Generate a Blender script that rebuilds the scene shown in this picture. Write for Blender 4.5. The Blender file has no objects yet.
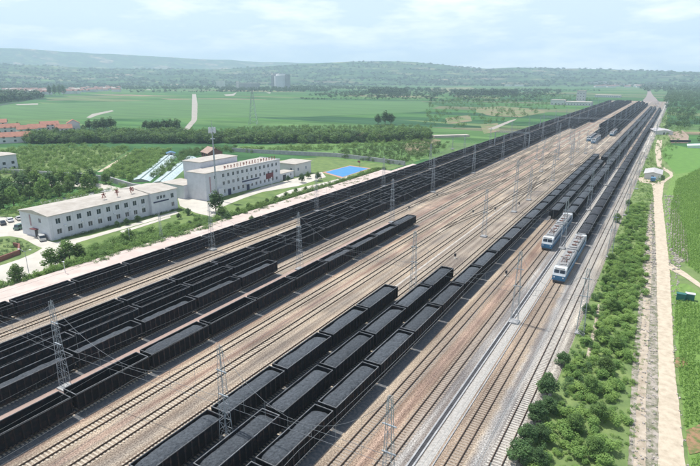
import bpy, math, random
import numpy as np
from mathutils import Vector, Matrix

# ------------------------------------------------------------------ camera
F, HY, VX, H = 525.0, 77.0, 679.0, 50.0
PITCH = math.atan((233 - HY) / F)
YAW = math.atan((VX - 350) / (F / math.cos(PITCH)))
S = bpy.context.scene
C = S.collection
cd = bpy.data.cameras.new('camera'); cam = bpy.data.objects.new('camera', cd); C.objects.link(cam)
cam.location = (0, 0, H); cam.rotation_euler = (math.pi / 2 - PITCH, 0, YAW)
cd.sensor_width = 36; cd.lens = F / 700 * 36; cd.clip_start = 0.5; cd.clip_end = 30000
S.camera = cam
# ------------------------------------------------------------------ light
SUN_EL = math.radians(66)
w = bpy.data.worlds.new('World'); S.world = w; w.use_nodes = True
nt = w.node_tree; nt.nodes.clear()
out = nt.nodes.new('ShaderNodeOutputWorld'); bg = nt.nodes.new('ShaderNodeBackground')
sky = nt.nodes.new('ShaderNodeTexSky'); sky.sky_type = 'NISHITA'; sky.sun_disc = False
sky.sun_elevation = SUN_EL; sky.sun_rotation = math.radians(270); sky.dust_density = 2.0; sky.air_density = 1.0; sky.altitude = 300
bg.inputs['Strength'].default_value = 0.14
tc = nt.nodes.new('ShaderNodeTexCoord'); mp = nt.nodes.new('ShaderNodeMapping')
mp.inputs['Scale'].default_value = (2.6, 2.6, 11.0)
nz = nt.nodes.new('ShaderNodeTexNoise'); nz.inputs['Scale'].default_value = 2.6; nz.inputs['Detail'].default_value = 9; nz.inputs['Roughness'].default_value = 0.55
cr = nt.nodes.new('ShaderNodeValToRGB'); cr.color_ramp.elements[0].position = 0.44; cr.color_ramp.elements[1].position = 0.66
cr.color_ramp.elements[0].color = (.05, .05, .05, 1); cr.color_ramp.elements[1].color = (.95, .95, .95, 1)
mx = nt.nodes.new('ShaderNodeMix'); mx.data_type = 'RGBA'
mx.inputs['B'].default_value = (8.9, 9.1, 9.3, 1)
nt.links.new(tc.outputs['Generated'], mp.inputs['Vector']); nt.links.new(mp.outputs[0], nz.inputs['Vector'])
sz = nt.nodes.new('ShaderNodeSeparateXYZ'); nt.links.new(tc.outputs['Generated'], sz.inputs[0])
el = nt.nodes.new('ShaderNodeMapRange'); el.inputs['From Min'].default_value = .10; el.inputs['From Max'].default_value = .75; el.inputs['To Min'].default_value = 1.0; el.inputs['To Max'].default_value = .28; nt.links.new(sz.outputs[2], el.inputs['Value'])
mu = nt.nodes.new('ShaderNodeMath'); mu.operation = 'MULTIPLY'; nt.links.new(cr.outputs[0], mu.inputs[0]); nt.links.new(el.outputs[0], mu.inputs[1])
nt.links.new(nz.outputs['Fac'], cr.inputs[0]); nt.links.new(mu.outputs[0], mx.inputs['Factor'])
veil = nt.nodes.new('ShaderNodeMix'); veil.data_type = 'RGBA'; veil.inputs['B'].default_value = (5.6, 6.7, 8.3, 1)
vm = nt.nodes.new('ShaderNodeMapRange'); vm.inputs['From Min'].default_value = .12; vm.inputs['From Max'].default_value = .6; vm.inputs['To Min'].default_value = .8; vm.inputs['To Max'].default_value = 0; nt.links.new(sz.outputs[2], vm.inputs['Value'])
nt.links.new(vm.outputs[0], veil.inputs['Factor']); nt.links.new(sky.outputs[0], veil.inputs['A']); nt.links.new(veil.outputs['Result'], mx.inputs['A']); nt.links.new(mx.outputs['Result'], bg.inputs['Color'])
nt.links.new(bg.outputs[0], out.inputs['Surface'])
sl = bpy.data.lights.new('sun', 'SUN'); sl.energy = 4.5; sl.angle = math.radians(0.5); sl.color = (1, 0.97, 0.92)
sun = bpy.data.objects.new('sun', sl); C.objects.link(sun)
sun.rotation_euler = Vector((math.cos(SUN_EL), -0.03, -math.sin(SUN_EL))).to_track_quat('-Z', 'Y').to_euler()
S.view_settings.view_transform = 'Standard'; S.view_settings.look = 'None'; S.view_settings.exposure = 0.15
S.cycles.max_bounces = 6; S.cycles.diffuse_bounces = 3; S.cycles.glossy_bounces = 2; S.cycles.transmission_bounces = 3
S.cycles.volume_bounces = 2; S.cycles.use_denoising = True
try: S.cycles.denoiser = 'OPENIMAGEDENOISE'
except Exception: pass

# ------------------------------------------------------------------ helpers
R = random.Random(7)
def at(x, y, z=0.0):
    """pixel of the 700x466 photograph -> point on the level z (x = across the tracks, y = along them)"""
    v = y - HY; t = (H - z) / (math.cos(PITCH) * v)
    X = t * (x - 350); Y = t * (F * math.cos(PITCH) - (y - 233) * math.sin(PITCH))
    return (X * math.cos(YAW) - Y * math.sin(YAW), X * math.sin(YAW) + Y * math.cos(YAW))
def proj(o, s, z=0.0):
    X = o * math.cos(YAW) + s * math.sin(YAW); Y = -o * math.sin(YAW) + s * math.cos(YAW); Z = z - H
    d = Y * math.cos(PITCH) - Z * math.sin(PITCH); q = -Y * math.sin(PITCH) - Z * math.cos(PITCH)
    if d < 0.5: return (-999, -999)
    return (350 + F * X / d, 233 + F * q / d)

def mat(name, col, rough=0.85, var=0.0, scale=1.0, col2=None, lo=0.35, hi=0.65, metal=0.0, bump=0.0, bscale=8.0, rnd=0.0, detail=4, stretch=None, spec=0.3):
    m = bpy.data.materials.new(name); m.use_nodes = True; n = m.node_tree; p = n.nodes['Principled BSDF']
    p.inputs['Roughness'].default_value = rough; p.inputs['Metallic'].default_value = metal
    p.inputs['Specular IOR Level'].default_value = spec
    geo = n.nodes.new('ShaderNodeNewGeometry')
    vec = geo.outputs['Position']
    if stretch:
        mpn = n.nodes.new('ShaderNodeMapping'); mpn.inputs['Scale'].default_value = stretch
        n.links.new(vec, mpn.inputs['Vector']); vec = mpn.outputs[0]
    if col2 is None: col2 = tuple(c * (1 - var) for c in col)
    last = None
    t = n.nodes.new('ShaderNodeTexNoise'); t.inputs['Scale'].default_value = scale; t.inputs['Detail'].default_value = detail; t.inputs['Roughness'].default_value = .62
    n.links.new(vec, t.inputs['Vector'])
    r = n.nodes.new('ShaderNodeValToRGB'); r.color_ramp.elements[0].position = lo; r.color_ramp.elements[1].position = hi
    r.color_ramp.elements[0].color = (*col, 1); r.color_ramp.elements[1].color = (*col2, 1)
    n.links.new(t.outputs['Fac'], r.inputs[0]); last = r.outputs[0]
    if rnd:
        oi = n.nodes.new('ShaderNodeObjectInfo'); mr = n.nodes.new('ShaderNodeMapRange')
        mr.inputs['To Min'].default_value = 1 - rnd; mr.inputs['To Max'].default_value = 1 + rnd
        n.links.new(oi.outputs['Random'], mr.inputs['Value'])
        hs = n.nodes.new('ShaderNodeHueSaturation'); n.links.new(mr.outputs[0], hs.inputs['Value']); n.links.new(last, hs.inputs['Color']); last = hs.outputs[0]
    n.links.new(last, p.inputs['Base Color'])
    if bump:
        b = n.nodes.new('ShaderNodeTexNoise'); b.inputs['Scale'].default_value = bscale; b.inputs['Detail'].default_value = 5
        n.links.new(geo.outputs['Position'], b.inputs['Vector'])
        bn = n.nodes.new('ShaderNodeBump'); bn.inputs['Strength'].default_value = bump; bn.inputs['Distance'].default_value = 0.15
        n.links.new(b.outputs['Fac'], bn.inputs['Height']); n.links.new(bn.outputs[0], p.inputs['Normal'])
    return m

class MB:
    def __init__(s): s.v = []; s.f = []; s.m = []
    def poly(s, pts, mi=0):
        b = len(s.v); s.v += [tuple(p) for p in pts]; s.f.append(tuple(range(b, b + len(pts)))); s.m.append(mi); return s
    def box(s, x0, x1, y0, y1, z0, z1, mi=0, bottom=True):
        b = len(s.v)
        s.v += [(x0, y0, z0), (x1, y0, z0), (x1, y1, z0), (x0, y1, z0), (x0, y0, z1), (x1, y0, z1), (x1, y1, z1), (x0, y1, z1)]
        fs = [(4, 5, 6, 7), (0, 1, 5, 4), (1, 2, 6, 5), (2, 3, 7, 6), (3, 0, 4, 7)]
        if bottom: fs.append((3, 2, 1, 0))
        for f in fs: s.f.append(tuple(b + i for i in f)); s.m.append(mi)
        return s
    def cbox(s, c, d, mi=0): return s.box(c[0]-d[0]/2, c[0]+d[0]/2, c[1]-d[1]/2, c[1]+d[1]/2, c[2]-d[2]/2, c[2]+d[2]/2, mi)
    def bar(s, p, q, r, n=4, mi=0, r2=None):
        p = Vector(p); q = Vector(q); d = q - p
        if d.length < 1e-6: return s
        r2 = r if r2 is None else r2
        a = d.normalized(); u = a.cross(Vector((0, 0, 1)))
        if u.length < 1e-3: u = Vector((1, 0, 0))
        u.normalize(); w_ = a.cross(u); b = len(s.v)
        for k, (c, rr) in enumerate(((p, r), (q, r2))):
            for i in range(n):
                t = 2 * math.pi * (i + .5) / n
                s.v.append(tuple(c + (u * math.cos(t) + w_ * math.sin(t)) * rr))
        for i in range(n):
            j = (i + 1) % n; s.f.append((b + i, b + j, b + n + j, b + n + i)); s.m.append(mi)
        s.f.append(tuple(b + n + i for i in range(n))); s.m.append(mi)
        s.f.append(tuple(b + n - 1 - i for i in range(n))); s.m.append(mi)
        return s
    def extrude_x(s, prof, x0, x1, mi=0):      # prof: (y, z) outline, counter-clockwise seen from +x
        a = [(x0, y, z) for y, z in prof]; c = [(x1, y, z) for y, z in prof]; n = len(prof)
        s.poly(c, mi); s.poly(a[::-1], mi)
        for i in range(n):
            j = (i + 1) % n; s.poly([a[i], a[j], c[j], c[i]], mi)
        return s
    def extrude_y(s, prof, y0, y1, mi=0):      # prof: (x, z)
        a = [(x, y0, z) for x, z in prof]; c = [(x, y1, z) for x, z in prof]; n = len(prof)
        s.poly(a, mi); s.poly(c[::-1], mi)
        for i in range(n):
            j = (i + 1) % n; s.poly([a[j], a[i], c[i], c[j]], mi)
        return s
    def mesh(s, name, mats):
        me = bpy.data.meshes.new(name); me.from_pydata(s.v, [], s.f)
        for m in (mats if isinstance(mats, (list, tuple)) else [mats]): me.materials.append(m)
        me.polygons.foreach_set('material_index', s.m); me.update(); return me
    def build(s, name, mats, parent=None, loc=(0, 0, 0), rz=0.0, **kw):
        return link(name, s.mesh(name, mats), parent, loc, rz, **kw)

def link(name, me, parent=None, loc=(0, 0, 0), rz=0.0, label=None, cat=None, group=None, kind=None):
    o = bpy.data.objects.new(name, me); C.objects.link(o); o.location = loc; o.rotation_euler = (0, 0, rz)
    if parent is not None: o.parent = parent
    return tag(o, label, cat, group, kind)
def tag(o, label=None, cat=None, group=None, kind=None):
    if label: o['label'] = label
    if cat: o['category'] = cat
    if group: o['group'] = group
    if kind: o['kind'] = kind
    return o
def empty(name, loc, label, cat, group=None, rz=0.0, kind=None):
    o = bpy.data.objects.new(name, None); C.objects.link(o); o.location = loc; o.rotation_euler = (0, 0, rz); o.empty_display_size = .5
    return tag(o, label, cat, group, kind)
def copy_tree(root, loc, rz=None, label=None, group=None, scale=None):
    r = root.copy(); C.objects.link(r); r.location = loc
    if rz is not None: r.rotation_euler = (0, 0, rz)
    if scale is not None: r.scale = scale if isinstance(scale, tuple) else (scale,) * 3
    if label: r['label'] = label
    if group: r['group'] = group
    for ch in list(root.children):
        c = ch.copy(); C.objects.link(c); c.parent = r
        for g in list(ch.children):
            d = g.copy(); C.objects.link(d); d.parent = c
    return r
ONES = ['', 'first', 'second', 'third', 'fourth', 'fifth', 'sixth', 'seventh', 'eighth', 'ninth', 'tenth', 'eleventh', 'twelfth', 'thirteenth',
        'fourteenth', 'fifteenth', 'sixteenth', 'seventeenth', 'eighteenth', 'nineteenth']
TENS = {2: ('twentieth', 'twenty'), 3: ('thirtieth', 'thirty'), 4: ('fortieth', 'forty'), 5: ('fiftieth', 'fifty'), 6: ('sixtieth', 'sixty'), 7: ('seventieth', 'seventy')}
def nth(n):
    if n < 20: return ONES[n]
    a, b = divmod(n, 10)
    return TENS[a][0] if b == 0 else TENS[a][1] + '-' + ONES[b]

ZC = [0]
def sheet(name, px, z, m, label, cat='ground', pts=None, kind='structure'):
    ZC[0] += 1; z = z + .0023 * ZC[0] if name not in ('ground', 'yard_throat') else z
    P = [at(x, y, z) for x, y in px] if pts is None else pts
    if name in ('dirt_road', 'dirt_track', 'rubble_ground', 'bare_ground', 'footpath', 'grass_plot', 'meadow', 'planter_bed', 'dirt_path', 'farm_road', 'crop_field', 'dark_field'):
        Q = []; rj = random.Random(len(label))
        for i in range(len(P)):
            (xa, ya), (xb, yb) = P[i], P[(i + 1) % len(P)]; L = math.hypot(xb - xa, yb - ya); D = math.hypot(xa + xb, ya + yb) / 2
            sg = max(1.2, D * .008); n_ = max(1, min(80, int(L / sg))); am_ = sg * .055
            for k in range(n_): Q.append((xa + (xb - xa) * k / n_ + rj.uniform(-am_, am_), ya + (yb - ya) * k / n_ + rj.uniform(-am_, am_)))
        P = Q
    if sum(P[i][0] * P[(i+1) % len(P)][1] - P[(i+1) % len(P)][0] * P[i][1] for i in range(len(P))) < 0: P = P[::-1]
    me = bpy.data.meshes.new(name); me.from_pydata([(x, y, z) for x, y in P], [], [tuple(range(len(P)))]); me.materials.append(m)
    return link(name, me, label=label, cat=cat, kind=kind)

# ------------------------------------------------------------------ materials
M = {}
M['wagon'] = mat('wagon_paint', (.007, .008, .011), .75, col2=(.055, .030, .022), scale=1.1, lo=.5, hi=.8, rnd=.5, bump=.2, bscale=3, spec=.12)
M['rib'] = mat('wagon_ribs', (.026, .024, .025), .8, col2=(.075, .043, .032), scale=1.3, lo=.48, hi=.72, rnd=.4, spec=.1)
M['rim'] = mat('wagon_rim', (.17, .178, .185), .6, col2=(.07, .065, .06), scale=.8, lo=.4, hi=.7, rnd=.25)
M['inside'] = mat('wagon_inside', (.006, .007, .010), .9, col2=(.02, .018, .018), scale=1.3, rnd=.3)
M['coal'] = mat('coal', (.095, .108, .122), .85, col2=(.034, .04, .047), scale=2.6, lo=.3, hi=.72, bump=1.0, bscale=6, rnd=.2, detail=9, spec=.3)
M['darkcoal'] = mat('dark_coal', (.05, .055, .064), .7, col2=(.025, .027, .032), scale=2.2, bump=1.0, bscale=4.5, rnd=.22, detail=7)
M['bogie'] = mat('bogie_steel', (.035, .03, .027), .7, col2=(.07, .05, .04), scale=2)
M['rail'] = mat('rail_steel', (.075, .05, .036), .6, col2=(.13, .09, .065), scale=.3)
M['sleeper_light'] = mat('sleeper_concrete_pale', (.53, .465, .365), .9, col2=(.42, .36, .285), scale=1.1)
M['sleeper_grey'] = mat('sleeper_concrete_grey', (.365, .305, .245), .9, col2=(.31, .26, .21), scale=1.1)
M['sleeper_white'] = mat('sleeper_concrete_white', (.56, .53, .47), .9, col2=(.44, .41, .36), scale=1.1)
M['plat'] = mat('platform_paving', (.60, .50, .44), .9, col2=(.50, .41, .36), scale=.25, detail=8)
M['concrete'] = mat('yard_concrete', (.60, .56, .48), .9, col2=(.47, .44, .38), scale=.12, detail=8)
M['concrete_grey'] = mat('grey_concrete', (.42, .42, .41), .9, col2=(.30, .30, .30), scale=.5, detail=8)
M['dark'] = mat('dark_lid', (.06, .06, .065), .8, var=.3)
M['steel'] = mat('galvanised_steel', (.42, .46, .48), .5, col2=(.28, .31, .33), scale=2, metal=.25)
M['wire'] = mat('wire', (.35, .37, .38), .5, metal=.3)
M['porcelain'] = mat('insulator', (.35, .2, .13), .4)
M['wall'] = mat('white_wall', (.60, .61, .64), .85, col2=(.52, .53, .56), scale=.6, detail=7)
M['wall_far'] = mat('pale_wall', (.62, .62, .60), .85, var=.12, scale=.1)
M['roof_pale'] = mat('pale_roof', (.50, .465, .41), .9, col2=(.39, .35, .30), scale=.3, detail=8)
M['roof_red'] = mat('orange_tiles', (.40, .19, .13), .85, col2=(.30, .14, .10), scale=.5, detail=6)
M['roof_dull'] = mat('dull_red_tiles', (.20, .10, .085), .85, col2=(.28, .17, .14), scale=.1)
M['glass'] = mat('window_glass', (.035, .05, .065), .15, var=.2, spec=.6)
M['frame'] = mat('window_frame', (.62, .64, .66), .6)
M['red'] = mat('red_letters', (.30, .085, .06), .6, col2=(.24, .07, .05))
M['navy'] = mat('navy_banner', (.04, .05, .10), .7, var=.2)
M['maroon'] = mat('maroon_board', (.17, .05, .055), .7, var=.2)
M['brick'] = mat('red_brick', (.26, .12, .09), .9, col2=(.20, .09, .07), scale=2)
M['lawn'] = mat('lawn_grass', (.17, .24, .07), .95, col2=(.10, .16, .05), scale=.22, detail=8, bump=.6, bscale=2)
M['meadow'] = mat('rough_grass', (.20, .265, .09), .95, col2=(.115, .175, .06), scale=.25, detail=9, bump=.6, bscale=1)
M['crop'] = mat('maize_field', (.18, .29, .07), .95, col2=(.13, .22, .055), scale=.9, detail=8, bump=1.0, bscale=1.2, stretch=(1.4, .45, 1))
M['soil'] = mat('bare_soil', (.34, .24, .17), .95, col2=(.22, .17, .11), scale=.2, detail=8)
M['dirt_road'] = mat('dirt_road', (.56, .48, .365), .95, col2=(.40, .33, .245), scale=.9, lo=.4, hi=.72, detail=9)
M['track_dirt'] = mat('dirt_track', (.50, .43, .34), .95, col2=(.33, .27, .2), scale=.7, detail=9)
M['rubble'] = mat('rubble', (.40, .35, .30), .95, col2=(.17, .17, .11), scale=.9, lo=.40, hi=.6, detail=9, bump=1, bscale=2)
M['blue_court'] = mat('blue_court', (.05, .23, .50), .8, col2=(.08, .25, .46), scale=.3)
M['orange_court'] = mat('orange_court', (.48, .24, .17), .8, col2=(.42, .30, .22), scale=.2)
M['loco_blue'] = mat('loco_blue', (.045, .19, .34), .4, col2=(.035, .15, .27), scale=.7, spec=.5)
M['loco_white'] = mat('loco_white', (.62, .66, .67), .45, var=.15)
M['loco_roof'] = mat('loco_roof', (.33, .34, .34), .7, col2=(.23, .22, .21), scale=1.4)
M['rust'] = mat('roof_rust', (.20, .10, .075), .75, col2=(.12, .07, .06), scale=2)
M['poly'] = mat('greenhouse_film', (.62, .72, .70), .35, col2=(.5, .6, .6), scale=.3, spec=.6)
M['pipe'] = mat('greenhouse_gutter', (.12, .17, .16), .6)
M['bark'] = mat('bark', (.10, .075, .05), .9, var=.3)
M['leafA'] = mat('leaves_green', (.165, .26, .07), .8, col2=(.10, .18, .05), scale=.9, rnd=.25, detail=3)
M['leafB'] = mat('leaves_dark', (.115, .20, .07), .8, col2=(.07, .135, .05), scale=.6, rnd=.2, detail=3)
M['leafC'] = mat('leaves_bright', (.25, .37, .095), .8, col2=(.14, .25, .065), scale=.3, rnd=.2, detail=3)
M['leafMaize'] = mat('maize_leaves', (.25, .40, .09), .8, col2=(.19, .32, .075), scale=.25, detail=5)
M['leafFar'] = mat('far_leaves', (.045, .10, .035), .8, col2=(.028, .068, .024), scale=.05, detail=3)
M['car_dark'] = mat('car_dark', (.02, .025, .035), .3, spec=.6); M['car_white'] = mat('car_white', (.7, .7, .7), .3, spec=.6)
M['car_green'] = mat('car_green', (.12, .2, .17), .3, spec=.6); M['car_silver'] = mat('car_silver', (.5, .5, .48), .3, spec=.6)
M['tyre'] = mat('tyre', (.02, .02, .02), .8)
M['teal'] = mat('teal_panel', (.03, .14, .12), .5); M['tower_grey'] = mat('tower_grey', (.35, .35, .37), .7, var=.2, scale=.05)
M['blue_roof'] = mat('blue_roof', (.10, .22, .34), .7, var=.2)

for k_ in ('leafA', 'leafB', 'leafC', 'leafMaize'):       # thin leaves let some light through
    n_ = M[k_].node_tree; pb = n_.nodes['Principled BSDF']; tr = n_.nodes.new('ShaderNodeBsdfTranslucent'); ms = n_.nodes.new('ShaderNodeMixShader'); ms.inputs[0].default_value = .35
    n_.links.new(pb.inputs['Base Color'].links[0].from_socket, tr.inputs['Color']); n_.links.new(pb.outputs[0], ms.inputs[1]); n_.links.new(tr.outputs[0], ms.inputs[2])
    n_.links.new(ms.outputs[0], n_.nodes['Material Output'].inputs['Surface'])
def ballast_material():
    m = bpy.data.materials.new('ballast'); m.use_nodes = True; n = m.node_tree; p = n.nodes['Principled BSDF']; p.inputs['Roughness'].default_value = .95
    p.inputs['Specular IOR Level'].default_value = .15
    geo = n.nodes.new('ShaderNodeNewGeometry'); sx = n.nodes.new('ShaderNodeSeparateXYZ'); n.links.new(geo.outputs['Position'], sx.inputs[0])
    wob = n.nodes.new('ShaderNodeTexNoise'); wob.inputs['Scale'].default_value = .35; wob.inputs['Detail'].default_value = 6; n.links.new(geo.outputs['Position'], wob.inputs['Vector'])
    ma = n.nodes.new('ShaderNodeMath'); ma.operation = 'MULTIPLY_ADD'; ma.inputs[1].default_value = 1.6; n.links.new(wob.outputs['Fac'], ma.inputs[0]); n.links.new(sx.outputs[0], ma.inputs[2])
    mr = n.nodes.new('ShaderNodeMapRange'); mr.inputs['From Min'].default_value = -120 + .8; mr.inputs['From Max'].default_value = -8 + .8; n.links.new(ma.outputs[0], mr.inputs['Value'])
    r = n.nodes.new('ShaderNodeValToRGB'); E_ = r.color_ramp.elements
    grey = (.33, .295, .25); cream = (.42, .36, .285); pink = (.36, .265, .215); pale = (.44, .405, .35); brown = (.335, .27, .21); blue = (.33, .33, .325)
    dust = grey
    st = [(-120, dust), (-113.2, dust), (-112, grey), (-110.4, cream), (-108.4, cream), (-106.5, pale), (-105, dust), (-83.2, dust), (-82.3, cream), (-75.8, pink), (-75, dust),
          (-71.8, dust), (-70.8, pink), (-68.8, cream), (-65.5, cream), (-64.2, pink), (-63, cream), (-60, cream), (-58.6, grey), (-56.6, cream), (-53.5, cream), (-51.8, dust), (-35.2, dust), (-34.2, cream),
          (-30.4, brown), (-29.2, pink), (-27.6, brown), (-24.9, blue), (-20.2, brown), (-17.2, cream), (-16.2, blue), (-8, cream)]
    E_[0].position = 0; E_[0].color = (*st[0][1], 1); E_[1].position = 1; E_[1].color = (.50, .47, .40, 1)
    for o, c in st[1:-1]:
        e = E_.new((o + 120) / 112); e.color = (*c, 1)
    n.links.new(mr.outputs[0], r.inputs[0])
    # patches of dust and stone colour, and single stones
    t1 = n.nodes.new('ShaderNodeTexNoise'); t1.inputs['Scale'].default_value = .06; t1.inputs['Detail'].default_value = 8; n.links.new(geo.outputs['Position'], t1.inputs['Vector'])
    r1 = n.nodes.new('ShaderNodeValToRGB'); r1.color_ramp.elements[0].position = .38; r1.color_ramp.elements[1].position = .66
    r1.color_ramp.elements[0].color = (.70, .69, .70, 1); r1.color_ramp.elements[1].color = (1.14, 1.1, 1.05, 1); n.links.new(t1.outputs['Fac'], r1.inputs[0])
    t2 = n.nodes.new('ShaderNodeTexNoise'); t2.inputs['Scale'].default_value = 4.5; t2.inputs['Detail'].default_value = 7; n.links.new(geo.outputs['Position'], t2.inputs['Vector'])
    r2 = n.nodes.new('ShaderNodeValToRGB'); r2.color_ramp.elements[0].position = .36; r2.color_ramp.elements[1].position = .64
    r2.color_ramp.elements[0].color = (.55, .53, .52, 1); r2.color_ramp.elements[1].color = (1.4, 1.4, 1.4, 1); n.links.new(t2.outputs['Fac'], r2.inputs[0])
    a = n.nodes.new('ShaderNodeMix'); a.data_type = 'RGBA'; a.blend_type = 'MULTIPLY'; a.inputs['Factor'].default_value = 1
    b = n.nodes.new('ShaderNodeMix'); b.data_type = 'RGBA'; b.blend_type = 'MULTIPLY'; b.inputs['Factor'].default_value = 1
    n.links.new(r.outputs[0], a.inputs['A']); n.links.new(r1.outputs[0], a.inputs['B']); n.links.new(a.outputs['Result'], b.inputs['A']); n.links.new(r2.outputs[0], b.inputs['B'])
    mps = n.nodes.new('ShaderNodeMapping'); mps.inputs['Scale'].default_value = (1.1, .035, 1); n.links.new(geo.outputs['Position'], mps.inputs['Vector'])
    t3 = n.nodes.new('ShaderNodeTexNoise'); t3.inputs['Scale'].default_value = 1; t3.inputs['Detail'].default_value = 6; n.links.new(mps.outputs[0], t3.inputs['Vector'])
    r3 = n.nodes.new('ShaderNodeValToRGB'); r3.color_ramp.elements[0].position = .36; r3.color_ramp.elements[1].position = .62
    r3.color_ramp.elements[0].color = (.66, .62, .60, 1); r3.color_ramp.elements[1].color = (1.14, 1.13, 1.1, 1); n.links.new(t3.outputs['Fac'], r3.inputs[0])
    c = n.nodes.new('ShaderNodeMix'); c.data_type = 'RGBA'; c.blend_type = 'MULTIPLY'; c.inputs['Factor'].default_value = 1
    n.links.new(b.outputs['Result'], c.inputs['A']); n.links.new(r3.outputs[0], c.inputs['B'])
    n.links.new(c.outputs['Result'], p.inputs['Base Color'])
    bn = n.nodes.new('ShaderNodeBump'); bn.inputs['Strength'].default_value = .8; bn.inputs['Distance'].default_value = .08
    n.links.new(t2.outputs['Fac'], bn.inputs['Height']); n.links.new(bn.outputs[0], p.inputs['Normal'])
    return m
M['ballast'] = ballast_material()

def field_material(name, hill=False):
    m = bpy.data.materials.new(name); m.use_nodes = True; n = m.node_tree; p = n.nodes['Principled BSDF']; p.inputs['Roughness'].default_value = 1; p.inputs['Specular IOR Level'].default_value = .1
    geo = n.nodes.new('ShaderNodeNewGeometry')
    def noise(sc, stretch, d=6, rot=0):
        mpn = n.nodes.new('ShaderNodeMapping'); mpn.inputs['Scale'].default_value = stretch; mpn.inputs['Rotation'].default_value = (0, 0, rot)
        n.links.new(geo.outputs['Position'], mpn.inputs['Vector'])
        t = n.nodes.new('ShaderNodeTexNoise'); t.inputs['Scale'].default_value = sc; t.inputs['Detail'].default_value = d; t.inputs['Roughness'].default_value = .65
        n.links.new(mpn.outputs[0], t.inputs['Vector']); return t.outputs['Fac']
    def ramp(src, stops):
        r = n.nodes.new('ShaderNodeValToRGB'); r.color_ramp.elements[0].position = stops[0][0]; r.color_ramp.elements[0].color = (*stops[0][1], 1)
        r.color_ramp.elements[1].position = stops[-1][0]; r.color_ramp.elements[1].color = (*stops[-1][1], 1)
        for pz, c in stops[1:-1]: r.color_ramp.elements.new(pz).color = (*c, 1)
        n.links.new(src, r.inputs[0]); return r.outputs[0]
    vo = n.nodes.new('ShaderNodeTexVoronoi'); vo.inputs['Scale'].default_value = .006; vo.inputs['Randomness'].default_value = .8
    mpv = n.nodes.new('ShaderNodeMapping'); mpv.inputs['Scale'].default_value = (.55, 2.4, 0.0) if not hill else (1, 1.6, 0); mpv.inputs['Rotation'].default_value = (0, 0, -YAW)
    n.links.new(geo.outputs['Position'], mpv.inputs['Vector']); n.links.new(mpv.outputs[0], vo.inputs['Vector'])
    sep = n.nodes.new('ShaderNodeSeparateColor'); n.links.new(vo.outputs['Color'], sep.inputs[0])
    if not hill: c0 = ramp(sep.outputs[0], [(0, (.035, .095, .045)), (.3, (.06, .15, .05)), (.6, (.08, .18, .055)), (.8, (.13, .20, .08)), (.95, (.16, .165, .10)), (1, (.27, .21, .14))])
    else: c0 = ramp(sep.outputs[0], [(0, (.02, .06, .024)), (.5, (.034, .085, .03)), (.8, (.06, .115, .042)), (.93, (.13, .14, .08)), (1, (.2, .17, .13))])
    c1 = ramp(noise(.02 if not hill else .016, (.4, 2.4, 1) if not hill else (1, 1, 1), 9, -YAW), [(.34, (.50, .58, .55)), (.5, (.95, .95, .95)), (.64, (1.35, 1.25, 1.2))] if not hill else [(.36, (.35, .38, .40)), (.5, (.9, .9, .9)), (.62, (2.3, 2.0, 1.6))])
    a = n.nodes.new('ShaderNodeMix'); a.data_type = 'RGBA'; a.blend_type = 'MULTIPLY'; a.inputs['Factor'].default_value = 1
    n.links.new(c0, a.inputs['A']); n.links.new(c1, a.inputs['B']); n.links.new(a.outputs['Result'], p.inputs['Base Color'])
    return m
M['fields'] = field_material('farmland'); M['hill'] = field_material('hill_cover', True)

# ------------------------------------------------------------------ ground, hills
GZ = -0.40
sheet('ground', None, GZ, M['fields'], 'wide flat green farmland reaching from the rail yard to the hills', pts=[(-9400, -500), (4800, -500), (4800, 9400), (-9400, 9400)])

def hill_range(name, sky, d_foot, d_top, d_back, label, m, seed, amp):
    rr = random.Random(seed); ph = [(rr.uniform(0, 6.28), rr.uniform(.6, 1.4)) for _ in range(12)]
    xs = np.linspace(sky[0][0], sky[-1][0], 260); sx = [p[0] for p in sky]; sy = [p[1] for p in sky]
    ys = np.interp(xs, sx, sy); k = np.ones(9) / 9; ysm = np.convolve(np.pad(ys, 4, 'edge'), k, 'valid')
    T = np.linspace(0, 1, 34); V = []
    for i, (x, y) in enumerate(zip(xs, ysm)):
        u = x - 350; ang = math.atan2(u, F / math.cos(PITCH)) - YAW
        for j, t in enumerate(T):
            if t <= .8: q = t / .8; D = d_foot + (d_top - d_foot) * q; prof = q ** 1.25
            else: q = (t - .8) / .2; D = d_top + (d_back - d_top) * q; prof = 1 - .8 * q
            dd = math.hypot(u, F / math.cos(PITCH)) / (F / math.cos(PITCH)); 
            top = H + (77 - y) / (F / math.cos(PITCH)) * (d_top / dd) * .96
            wx = D * ang; nse = sum(math.sin(wx * f_ / 330 * (n_ * .55 + 1) + D * f_ / 410 * (n_ * .6 + 1) + a_) / (n_ + 1.5) for n_, (a_, f_) in enumerate(ph))
            z = GZ - 2 + prof * (top - GZ + 2) + nse * amp * (prof * (1.15 - prof) if t <= .8 else .1)
            V.append((D * math.sin(ang), D * math.cos(ang), z))
    n = len(T); Fc = [(i * n + j, (i + 1) * n + j, (i + 1) * n + j + 1, i * n + j + 1) for i in range(len(xs) - 1) for j in range(n - 1)]
    me = bpy.data.meshes.new(name); me.from_pydata(V, [], Fc); me.materials.append(m)
    me.polygons.foreach_set('use_smooth', [True] * len(Fc))
    return link(name, me, label=label, cat='hills', kind='structure')
hill_range('hills', [(-260, 69), (-120, 66), (0, 63.5), (60, 66), (120, 68.5), (200, 69.5), (250, 67.5), (290, 64.5), (330, 62), (380, 60.3), (420, 62.5), (455, 66.5), (478, 69),
                     (492, 68), (510, 66.2), (530, 67), (560, 68.5), (585, 68), (600, 69.5), (640, 71), (660, 70.5), (700, 72.5), (780, 73), (960, 74)],
           3300, 5200, 6200, 'long low green hills behind the farmland with a broad rounded summit', M['hill'], 3, 22)
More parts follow.
